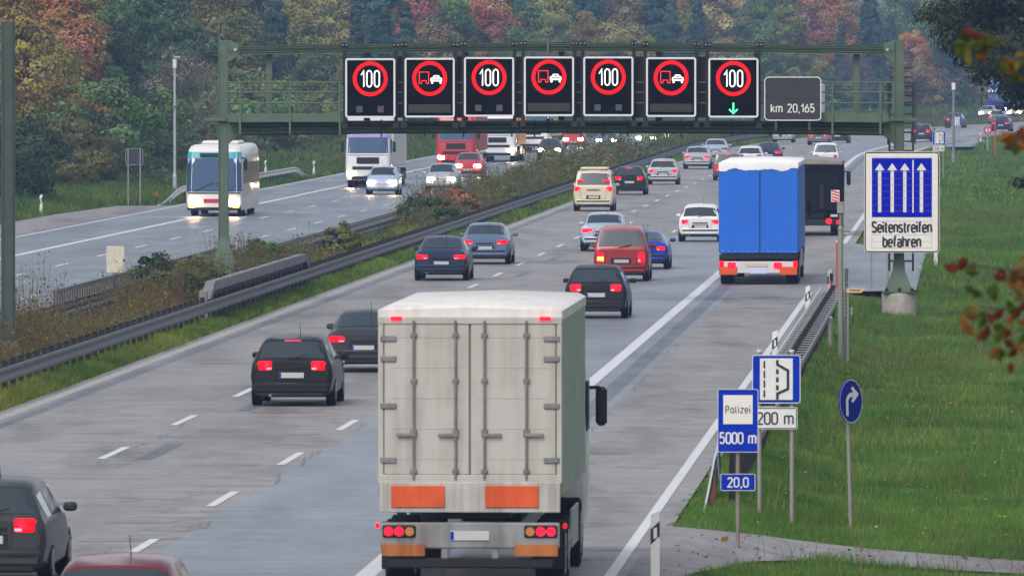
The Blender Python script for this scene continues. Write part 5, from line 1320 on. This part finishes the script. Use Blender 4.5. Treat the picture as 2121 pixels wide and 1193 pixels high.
def pick(u, kind):
    if kind == 'A':
        opts = ['dark green', 'mid green', 'olive green', 'dark green', 'brown', 'mid green', 'pale grey-brown'] if u > 300 else ['dark green', 'olive green', 'brown', 'mid green', 'dark green']
    elif u < 70: opts = ['rust orange', 'golden orange']
    elif u < 200: opts = ['golden orange', 'olive green', 'yellow-green', 'golden orange', 'rust orange']
    elif u < 350: opts = ['dark green', 'dark green', 'mid green']
    elif u < 560: opts = ['brown', 'pale grey-brown', 'olive green', 'rust orange', 'dark green', 'dark green']
    elif u < 700: opts = ['yellow-green', 'olive green', 'mid green', 'blue-green']
    elif u < 860: opts = ['blue-green', 'dark green', 'brown', 'blue-green']
    elif u < 1080: opts = ['brown', 'rust orange', 'mid green', 'tan', 'olive green', 'russet red']
    elif u < 1330: opts = ['tan', 'mid green', 'olive green', 'blue-green', 'yellow-green', 'golden orange']
    elif u < 1560: opts = ['mid green', 'olive green', 'tan', 'golden orange', 'blue-green', 'brown']
    elif u < 1760: opts = ['rust orange', 'mid green', 'yellow-green', 'blue-green', 'olive green', 'russet red']
    else: opts = ['tan', 'rust orange', 'blue-green', 'blue-green', 'mid green', 'golden orange']
    return rr_.choice(opts)
def form_for(colour):
    if colour == 'blue-green': return 'conical'
    if colour == 'pale grey-brown': return 'bare'
    return rr_.choice(['round', 'tall', 'round'])
u = -40
while u < 1990:                                    # low growth along the edge
    c = pick(u, 'A'); plant(u, rr_.uniform(0, 3), 'bare' if c == 'pale grey-brown' else 'shrub', c, rr_.uniform(.75, 1.45), 'low'); u += rr_.uniform(36, 62)*(1 if u < 900 else 1.35)
u = -60
while u < 2040:                                    # main row
    c = pick(u, 'B'); plant(u, rr_.uniform(5, 9), form_for(c), c, rr_.uniform(.8, 1.15), 'front'); u += rr_.uniform(38, 62)*(1 if u < 900 else 1.2)
u = -30
while u < 2080:                                    # taller row behind
    c = pick(u, 'C'); plant(u, rr_.uniform(13, 20), form_for(c), c, rr_.uniform(1.15, 1.6), 'back'); u += rr_.uniform(55, 85)
ROWN = {'low': 'at the very edge of the wood', 'front': 'in the front row of the wood', 'back': 'taller, in the second row of the wood'}
byk = {}
for T_ in FOREST:
    lm = next(l for a, b, l in LAND if a <= T_[0] < b); byk.setdefault((T_[4], T_[3], lm, T_[6]), []).append(T_)
ORD = ['leftmost', 'second from left', 'third from left', 'fourth from left']
for (colour, form, lm, row), L_ in byk.items():
    L_.sort()
    for i, (u, Y, d, f_, c_, Hs, row_) in enumerate(L_):
        rng = random.Random(int(u*17+d)); cr, tr = VAR[(form, rng.randrange({'round': 4, 'tall': 3, 'conical': 2, 'bare': 2, 'shrub': 3}[form]))]
        lab = f"{colour} {FN[form]} {lm}, {ROWN[row]}"
        if len(L_) > 1: lab = f"{ORD[min(i, 3)]} {colour} {FN[form]} {lm}, {ROWN[row]}"
        lab = ' '.join(lab.replace('at the very edge of the wood', 'at the wood edge').replace('in the front row of the wood', 'in the front row').replace('taller, in the second row of the wood', 'in the second row').split())
        t = thing(NM[form], lab, 'shrub' if form == 'shrub' else 'tree', (float(RX(Y, d)), Y, gz(d, Y)-.05), rng.uniform(0, 6.28), 'trees and shrubs along the edge of the wood')
        k = Hs*rng.uniform(.95, 1.05); t.scale = (k*rng.uniform(.9, 1.12), k*rng.uniform(.9, 1.12), k)
        o = link('crown', cr, t); j = rng.uniform(.8, 1.2); o.color = (*[x*j*rng.uniform(.92, 1.08) for x in PAL[colour]], 1)
        link('trunk', tr, t)
# the depth of the wood behind them, one mass
Vs, Ks = [], []; rng = np.random.default_rng(3)
for k in range(150):
    Y = rng.uniform(470, 1650); d = -50-rng.uniform(24, 60); H = rng.uniform(13, 19)
    V, K = crown_cards(5000+k, H, rng.uniform(3.2, 4.6), 1.0, 'conical' if k % 4 == 0 else 'round', 60, 26, .34)
    pal = np.array(PAL[['dark green', 'mid green', 'brown', 'tan', 'olive green', 'blue-green', 'rust orange'][k % 7]])
    Ks.append(pal[None, :]*(.5+1.0*K[:, 1:2])*(1+.25*(K[:, :1]-.5)*np.array([[1, 0, -1]])))
    Vs.append(V+np.array([float(RX(Y, d)), Y, gz(d, Y)]))
stuff(link('woodland', rawmesh('woodland', np.concatenate(Vs), None, 4, grassm, np.concatenate(Ks))), 'mass of mixed autumn trees deep in the wood behind the front rows', 'wood')

# big dark tree reaching in from the right
rng = np.random.default_rng(21); Cs = []; Ns = []; K = []
Yt = 380.0; c0 = P(2330, 20, Yt); base = Vector((c0.x, Yt, gz(c0.x-float(RX(Yt, 0)), Yt)))
t = thing('dark_leafy_tree', 'dark leafy tree overhanging from the upper right corner', 'tree', base)
ends = [(1962, 30), (1975, 75), (2000, 15), (2010, 95), (2030, 150), (2050, 60), (2065, 175), (2085, 130), (2110, 180), (2112, 218), (2110, 60), (2060, 15), (2140, 215), (2150, 120), (2150, 20), (2200, 230), (2200, 200), (2200, 80), (2260, 260), (2260, 150), (2240, -60), (2140, -60), (2050, -50), (1985, -30), (2300, 230), (2340, 60), (2420, 40), (2480, 160), (2540, 20), (2600, 120), (2450, -120), (2350, -160), (2250, -150), (2560, -90), (2640, 20), (2400, 220), (2510, 240), (2150, -140), (2112, 378), (2110, 288)]
tb = MB(); top = Vector((0, 0, c0.z-base.z+3)); tb.tube([Vector((0, 0, -.4)), Vector((.1, 0, 3)), Vector((-.2, .1, 6)), top], [.36, .30, .24, .08], 12)
for (u, v) in ends:
    big = (u, v) not in ((2112, 378), (2110, 288)); v = v-32 if big and v > 110 else v
    e = P(u, v, Yt+rng.uniform(-3, 3))-base; st_z = max(1.6, e.z-rng.uniform(.5, 2.5)); b = Vector((-.1, 0, min(st_z, top.z-.5))); md = b.lerp(e, .55)+Vector((0, 0, .35))
    tb.tube([b, md, e], [.085, .05, .012], 7)
    for q in range(9 if big else 2):
        cc = np.array(e)+rng.normal(0, 1, 3)*np.array([.42, .9, .33])*(1 if big else .22); m = 120 if big else 60
        qd = rng.normal(size=(m, 3)); Cs.append(cc+qd*np.array([.30, .34, .17])*(1 if big else .55)); Ns.append(qd+np.array([0, 0, .8])); vv = rng.uniform(.2, .6)
        K.append(np.stack([np.clip(rng.normal(.5, .12, m), 0, 1), np.clip(rng.normal(vv, .14, m), 0, 1), np.full(m, .45)], 1))
    for q in range(10 if big else 0):                # loose outer sprays
        cc = np.array(md.lerp(e, rng.uniform(.35, 1)))+rng.normal(0, .25, 3); m = 26; qd = rng.normal(size=(m, 3)); Cs.append(cc+qd*np.array([.34, .3, .12])); Ns.append(qd+np.array([0, 0, .8])); K.append(np.stack([np.full(m, .5), np.clip(rng.normal(.4, .15, m), 0, 1), np.full(m, .45)], 1))
V = quads(np.concatenate(Cs), np.concatenate(Ns), .085, 1.0, rng)
o = link('crown', rawmesh('crown', V, None, 4, leafm, np.repeat(np.concatenate(K), 4, 0)), t); o.color = (.042, .062, .028, 1)  # leaf colour set dark, with the shade on the crown painted in
tb.build('trunk', bark, t, 60, False)

# autumn tree close to the camera, its twigs reaching into the right of the picture
Yn = 60.0; bx_ = P(2760, 600, Yn); base = Vector((bx_.x, Yn, gz(bx_.x-float(RX(Yn, 0)), Yn)))
t = thing('autumn_tree', 'out-of-focus autumn twigs with orange, red and green leaves close at the right edge', 'tree', base)
tb = MB(); tb.tube([Vector((0, 0, -.4)), Vector((.05, 0, 2.5)), Vector((0, .1, 5.2)), Vector((-.05, .1, 9.2))], [.14, .12, .09, .03], 12)
tw = {'A': [(2240, 660), (2150, 665), (2080, 700), (2040, 715)], 'A2': [(2150, 665), (2100, 600), (2085, 545)], 'A3': [(2180, 640), (2060, 640), (2005, 632)], 'A4': [(2240, 600), (2110, 560), (1990, 548)], 'B': [(2240, 190), (2120, 130), (2040, 110), (1985, 82)], 'B2': [(2200, 150), (2080, 85), (2010, 62)], 'C': [(2240, 330), (2150, 300), (2080, 282)]}
for k_, pl in tw.items():
    p0 = Vector((0, .05, P(0, pl[0][1], Yn).z-base.z-.25)); pts = [p0] + [P(u, v, Yn)-base for u, v in pl]
    tb.tube(pts, [.016]+[.008-.0015*i for i in range(len(pl))], 6)
tb.build('trunk', bark, t, 60, False)
lv = [(2018, 692, 'o'), (2042, 700, 'r'), (2005, 640, 'y'), (1998, 655, 'o'), (2060, 722, 'o'), (2072, 690, 'g'), (2085, 700, 'r'), (2095, 590, 'o'), (2078, 572, 'r'), (2105, 560, 'o'), (2062, 600, 'g'), (2110, 615, 'y'), (2118, 585, 'o'), (2090, 640, 'g'), (2105, 660, 'o'), (2060, 655, 'r'), (2115, 690, 'g'), (2118, 720, 'o'), (2100, 740, 'r'), (2050, 615, 'g'), (2020, 610, 'g'), (1992, 548, 'r'), (1978, 556, 'r'), (2008, 560, 'g'), (2120, 540, 'y'), (2075, 735, 'g'), (2035, 660, 'g'), (2112, 640, 'r'),
      (1990, 85, 'g'), (2003, 110, 'y'), (2012, 65, 'r'), (2030, 105, 'g'), (2036, 122, 'o'), (2055, 100, 'g'), (2072, 130, 'g'), (2095, 138, 'o'), (2110, 150, 'g'), (2020, 92, 'g'), (2045, 82, 'g'), (2112, 120, 'y'), (1985, 100, 'g'),
      (2098, 292, 'r'), (2085, 280, 'o'), (2112, 302, 'g'), (2118, 285, 'r'), (2106, 312, 'o')]
lc = {'o': (.17, .065, .015), 'r': (.11, .026, .016), 'y': (.16, .13, .02), 'g': (.045, .062, .010)}
VV, CC = [], []; rng = np.random.default_rng(8)
for u, v, c in lv:
    for q in range(2):
        p = np.array(P(u+rng.normal(0, 7), v+rng.normal(0, 7), Yn+rng.normal(0, .25))-base); s_ = rng.uniform(.032, .048)
        a0 = rng.uniform(0, 2*math.pi); tx = np.array([math.cos(a0), rng.normal(0, .4), math.sin(a0)]); tx /= np.linalg.norm(tx); ty = np.cross(tx, np.array([0, 1, rng.normal(0, .3)])); ty /= np.linalg.norm(ty)
        for sg in (-1, 1):                                      # two halves folded along the midrib
            f_ = np.array([0, .25*s_, 0])
            VV.append(np.stack([p-tx*s_, p-tx*s_*.2+sg*ty*s_*.62+f_, p+tx*s_*.45+sg*ty*s_*.42+f_, p+tx*s_*1.1])); CC.append(np.tile(np.array(lc[c])*rng.uniform(.7, 1.25), (4, 1)))
cV, cK = crown_cards(77, 9.8, 1.2, 5.2, 'round', 26, 55, .042)
pal = np.array([lc['g'], lc['o'], lc['y'], lc['g'], lc['r']])[np.repeat(rng.integers(0, 5, len(cV)//4), 4)]*(.6+.8*cK[:, 1:2])
VV.append(cV+np.array([1.0, 0, 0])); CC.append(pal)
link('leaves', rawmesh('leaves', np.concatenate([v.reshape(-1, 3) for v in VV]), None, 4, grassm, np.concatenate(CC)), t)

# median shrubs
shr = [(322, 520, 304, -23.0, .85, 'dark green', 'dark green leafy sapling right of the blank cream plate'), (372, 560, 312, -22.2, .75, 'dark green', 'dark green bush left of the gantry foot'), (415, 530, 322, -23.2, .6, 'olive green', 'olive bush just left of the gantry foot with reddish shoots'),
       (575, 495, 350, -23.0, .8, 'mid green', 'green bush right of the gantry foot behind the raised barrier'), (868, 408, 444, -22.8, .9, 'dark green', 'dense dark green bush where the double guardrail disappears'), (1005, 372, 506, -22.6, .9, 'olive green', 'olive bush in the median below the red oncoming saloon'),
       (1165, 330, 590, -22.8, 1.1, 'mid green', 'tall green bush in the median left of the reddish bush'), (1243, 320, 648, -22.6, 1.0, 'russet red', 'reddish bush in the median beside the steel barrier panel'), (1395, 285, 830, -22.6, 1.5, 'mid green', 'long green bush in the median right of the steel barrier panel'), (700, 462, 392, -22.9, .6, 'olive green', 'small olive bush in the gap of the median weeds before the dense dark bush'), (935, 392, 470, -22.4, .8, 'russet red', 'reddish bush just right of the dense dark green median bush'), (1085, 352, 545, -22.9, .9, 'mid green', 'green bush in the median below the dark oncoming saloon'),
       (1475, 274, 900, -22.6, 1.5, 'dark green', 'dark green bush in the median farthest away before the bend')]
for i, (u, vt, Y, d, wR, colour, lab) in enumerate(shr):
    b = ROAD(Y, d); b.z = gz(d, Y); H = max(.9, P(u, vt, Y).z-b.z)
    t = thing('median_shrub', lab, 'shrub', b, 0, 'bushes in the median')
    V, K = crown_cards(800+i, H, wR, .05, 'shrub', 44, 90, .048 if Y < 400 else .065)
    o = link('crown', rawmesh('crown', V, None, 4, leafm, K), t); o.color = (*[x*.85 for x in PAL[colour]], 1)
    sb = MB(); rng_ = random.Random(i)
    for q in range(5): 
        a = rng_.uniform(0, 6.28); sb.tube([Vector((0, 0, -.1)), Vector((math.cos(a)*wR*.3, math.sin(a)*wR*.3, H*.5)), Vector((math.cos(a)*wR*.5, math.sin(a)*wR*.5, H*.9))], [.025, .018, .006], 5)
    sb.build('stem', bark, t, 60, False)

# ------------------------------------------------------------------ grass and weeds
def vn(x, y, s, seed=0):                         # smooth value noise in 0..1
    x = np.asarray(x)*s+seed*17.3; y = np.asarray(y)*s+seed*9.1
    xi = np.floor(x).astype(int); yi = np.floor(y).astype(int); fx = x-xi; fy = y-yi; fx = fx*fx*(3-2*fx); fy = fy*fy*(3-2*fy)
    h = lambda a, b: (np.sin(a*127.1+b*311.7+seed*74.7)*43758.5453) % 1.0
    return (h(xi, yi)*(1-fx)+h(xi+1, yi)*fx)*(1-fy)+(h(xi, yi+1)*(1-fx)+h(xi+1, yi+1)*fx)*fy
def blades(name, Y, d, h, w, cols, label):
    n = len(Y); X = RX(Y, d); Z = np.where(((d > -5.1) & (d < -4.55)) | ((d > -20.45) & (d < -20.3)), np.maximum(ZT(d, Y), .005), ZT(d, Y)); a = RNG.uniform(0, math.pi, n); ln = RNG.normal(0, .35, (n, 2))*h[:, None]
    B = np.stack([X, Y, Z-.02], 1); S_ = np.stack([np.cos(a)*w, np.sin(a)*w, np.zeros(n)], 1)
    Md = B+np.stack([ln[:, 0]*.35, ln[:, 1]*.35, h*.6], 1); T_ = B+np.stack([ln[:, 0], ln[:, 1], h], 1)
    V = np.stack([B-S_, B+S_, Md+S_*.75, Md-S_*.75, Md-S_*.75, Md+S_*.75, T_+S_*.12, T_-S_*.12], 1).reshape(-1, 3)
    return stuff(link(name, rawmesh(name, V, None, 4, grassm, np.repeat(cols, 8, 0))), label, 'grass')
def gcol(X, Y, base=None, dry=.5, seed=0):
    n = len(X); a = vn(X, Y*.5, .35, 1+seed)[:, None]; b = vn(X, Y*.5, 1.3, 2+seed)[:, None]; c = vn(X, Y*.25, .18, 3+seed)[:, None]
    g1 = np.array([[.080, .168, .034]]); g2 = np.array([[.142, .202, .044]]); g3 = np.array([[.042, .112, .028]]); br = np.array([[.19, .145, .06]])
    col = g1*(1-a)+g2*a; col = col*(1-.6*b)+g3*(.6*b)
    k = np.clip((c-.48)*2.2, 0, 1)*dry; k = k*RNG.uniform(0, 1, (n, 1)); col = col*(1-k)+br*k
    pt = vn(X, Y*.6, .55, 21+seed)[:, None]*.6+vn(X, Y*.6, 1.9, 22+seed)[:, None]*.4
    return col*RNG.uniform(.6, 1.4, (n, 1))*(.72+.88*pt)
def area(y0, y1, d0, d1, dens):
    n = int((y1-y0)*(d1-d0)*dens); return RNG.uniform(y0, y1, n), RNG.uniform(d0, d1, n)
def bank(y0, y1, d0, d1, dens, hm, w):
    Y, d = area(y0, y1, d0, d1, dens); X = RX(Y, d); bay = ((Y > 337) & (Y < 424) & (d < -1.95)) | ((Y > 845) & (Y < 922) & (d < -1.95))
    k = ~bay & ~on_path(X, Y); Y, d, X = Y[k], d[k], X[k]; tuft = vn(X, Y, .9, 5)
    h = hm*(.35+1.1*tuft)*RNG.uniform(.5, 1.3, len(Y)); edge_ = vn(X, Y, 1.1, 31)*.32; k = d > -5.02+edge_; Y, d, X, h = Y[k], d[k], X[k], h[k]; h *= np.clip((d+5.1)/.9, .3, 1); return Y, d, h, np.full(len(Y), w)*RNG.uniform(.7, 1.3, len(Y)), gcol(X, Y)
parts = [bank(128, 215, -5.0, 2.2, 420, .16, .0045), bank(215, 345, -4.95, 3.4, 210, .18, .007), bank(345, 560, -4.7, 4.5, 75, .24, .013), bank(560, 1150, -4.6, 7, 18, .30, .035), bank(120, 500, 2.2, 16, 22, .24, .012), bank(60, 128, -3, 16, 20, .25, .014)]
blades('bank_grass', *[np.concatenate([p[i] for p in parts]) for i in range(5)], 'rough green grass with drier patches on the bank right of the road')
# fallen leaves on the path and along its edge, small flowers in the grass
def litter(name, Y, d, z, size, cols, label, flat=True):
    X = RX(Y, d); n_ = len(Y); N = RNG.normal(0, .25, (n_, 3))+np.array([0, 0, 1.0]); C = np.stack([X, Y, z], 1)
    stuff(link(name, rawmesh(name, quads(C, N, size), None, 4, grassm, np.repeat(cols, 4, 0))), label, 'leaves')
Y, d = area(150, 182, -4.6, 3.5, 4.0); X = RX(Y, d); k = on_path(X, Y); Y, d = Y[k], d[k]; cc = np.array([[.22, .10, .03], [.16, .11, .04], [.10, .06, .03], [.26, .17, .04]])[RNG.integers(0, 4, len(Y))]
litter('fallen_leaves', Y, d, ZT(d, Y)+.06, .045, cc, 'scattered fallen leaves on the service path')
Y, d = area(160, 330, -3.8, 3.2, 1.1); k = ~on_path(RX(Y, d), Y); Y, d = Y[k], d[k]; cc = np.array([[.55, .45, .05], [.5, .48, .42]])[(RNG.uniform(0, 1, len(Y)) < .3).astype(int)]
litter('meadow_flowers', Y, d, ZT(d, Y)+RNG.uniform(.15, .3, len(Y)), .022, cc, 'tiny yellow and white flowers in the bank grass')
# tall dry stems and small weeds on the bank
Y, d = area(150, 420, -3.6, 3.2, 2.0); X = RX(Y, d); k = ~on_path(X, Y) & ~((Y > 335) & (d < -1.9)) & (vn(X, Y*.4, .5, 8) > .42); Y, d, X = Y[k], d[k], X[k]
blades('dry_stems', Y, d, RNG.uniform(.35, .75, len(Y)), np.full(len(Y), .006), np.array([[.20, .165, .08]])*RNG.uniform(.6, 1.3, (len(Y), 1)), 'thin dry stems standing in the bank grass')
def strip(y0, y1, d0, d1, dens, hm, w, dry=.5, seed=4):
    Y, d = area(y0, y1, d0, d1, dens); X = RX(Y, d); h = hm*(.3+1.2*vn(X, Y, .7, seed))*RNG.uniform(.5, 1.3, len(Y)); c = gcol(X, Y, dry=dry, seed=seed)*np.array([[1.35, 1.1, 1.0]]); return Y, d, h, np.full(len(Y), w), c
parts = [strip(178, 300, -21.6, -20.36, 330, .17, .008), strip(300, 480, -21.8, -20.36, 200, .18, .012), strip(480, 1000, -22, -20.36, 50, .24, .03)]
blades('strip_grass', *[np.concatenate([p[i] for p in parts]) for i in range(5)], 'yellow-green grass strip under the near median guardrail')
parts = [strip(178, 380, -24.9, -21.4, 90, .34, .011, .9, 6), strip(380, 620, -24.9, -21.4, 45, .36, .018, .9, 6), strip(620, 1300, -24.9, -21.4, 14, .45, .04, .6, 6)]
blades('median_grass', *[np.concatenate([p[i] for p in parts]) for i in range(5)], 'rough brown-green grass between the two median guardrails')
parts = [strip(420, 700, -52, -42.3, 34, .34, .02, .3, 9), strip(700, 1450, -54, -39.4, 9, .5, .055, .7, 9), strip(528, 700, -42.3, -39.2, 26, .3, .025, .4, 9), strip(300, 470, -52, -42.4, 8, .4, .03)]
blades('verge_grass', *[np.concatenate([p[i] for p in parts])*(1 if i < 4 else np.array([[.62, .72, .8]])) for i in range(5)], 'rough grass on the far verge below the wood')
def weeds(name, Y, d, H, nl, size, cols, label):
    n = len(Y); X = RX(Y, d); Z = ZT(d, Y); B = np.stack([X, Y, Z], 1); ln = RNG.normal(0, .13, (n, 3)); ln[:, 2] = 1; Tp = ln*H[:, None]
    w = np.stack([np.full(n, .006)*(Y/280), np.zeros(n), np.zeros(n)], 1); St = np.stack([B-w, B+w, B+Tp+w*.4, B+Tp-w*.4], 1).reshape(-1, 3)
    t = RNG.uniform(.12, 1.0, (n, nl))**.8; C = B[:, None, :]+Tp[:, None, :]*t[:, :, None]+RNG.normal(0, 1, (n, nl, 3))*np.array([.11, .11, .05])*(H[:, None, None]*.9+.15)
    N = RNG.normal(size=(n*nl, 3))+np.array([0, 0, .6]); C = C.reshape(-1, 3); sz = np.repeat(size, nl); V = quads(C, N, 1.0*sz); 
    cc = np.repeat(cols, nl, 0)*RNG.uniform(.5, 1.5, (n*nl, 1)); sc = np.tile(np.array([[.13, .085, .06]]), (n, 1))
    stuff(link(name, rawmesh(name, np.concatenate([St, V]), None, 4, grassm, np.repeat(np.concatenate([sc, cc]), 4, 0))), label, 'weeds')
def weedset(y0, y1, dens, size):
    Y, d = area(y0, y1, -23.9, -21.7, dens); X = RX(Y, d); q = vn(d*0, Y, .11, 12)
    prof = np.interp(Y, [178, 235, 262, 285, 305, 325, 345, 362, 375, 425, 450, 500, 560, 640, 690, 720, 800, 900, 1000], [.8, 1.2, 1.42, 1.4, .9, .8, 1.2, .9, .35, .36, 1.25, 1.35, 1.4, 1.6, 1.6, .5, 1.2, 1.3, 1.2])
    H = prof*(.25+1.3*vn(X, Y*.5, .45, 13)**1.3)*RNG.uniform(.5, 1.35, len(Y))
    mixr = np.clip(vn(d, Y, .22, 14)*1.8-.62 + .45*((Y > 170) & (Y < 302)) - .2*((Y > 690)), 0, 1)*RNG.uniform(0, 1.25, len(Y)); mixr = np.clip(mixr, 0, 1)[:, None]
    red = np.array([[.20, .062, .048]]); brn = np.array([[.145, .095, .050]]); gr_ = np.array([[.090, .145, .040]]); yl = np.array([[.30, .26, .05]])
    kk = RNG.uniform(0, 1, (len(Y), 1)); col = gr_*(1-mixr)+(red*(kk > .45)+brn*(kk <= .45))*mixr; yy = (RNG.uniform(0, 1, len(Y)) < .05)[:, None]; col = col*(1-yy)+yl*yy
    return Y, d, H, np.full(len(Y), size), col
for nm, y0, y1, dens, nl, size, lab in (('median_weeds', 178, 345, 20, 18, .026, 'reddish and green weeds crowding the near part of the median'), ('median_weeds', 345, 560, 11, 16, .040, 'mixed green and red weeds in the middle part of the median'), ('median_weeds', 560, 1100, 5.5, 14, .075, 'dense green weeds and bushes in the far part of the median')):
    Y, d, H, s_, c = weedset(y0, y1, dens, size); weeds(nm, Y, d, H, nl, s_, c, lab)

# ------------------------------------------------------------------ the hazy air
hz = MB().box((150, 1500, 24), (4600, 3700, 54)).build('haze', None, None, 0) if False else None
me = MB().box((150, 1500, 23), (4600, 3700, 52)).mesh('haze', leafm, 0); me.materials.clear()
hm = bpy.data.materials.new('hazy air'); hm.use_nodes = True; n = hm.node_tree.nodes; n.remove(n['Principled BSDF'])
pv = n.new('ShaderNodeVolumePrincipled'); pv.inputs['Color'].default_value = (.38, .56, .95, 1); pv.inputs['Density'].default_value = HAZE; pv.inputs['Anisotropy'].default_value = .2
hm.node_tree.links.new(pv.outputs[0], n['Material Output'].inputs['Volume']); me.materials.append(hm)
stuff(link('haze', me))
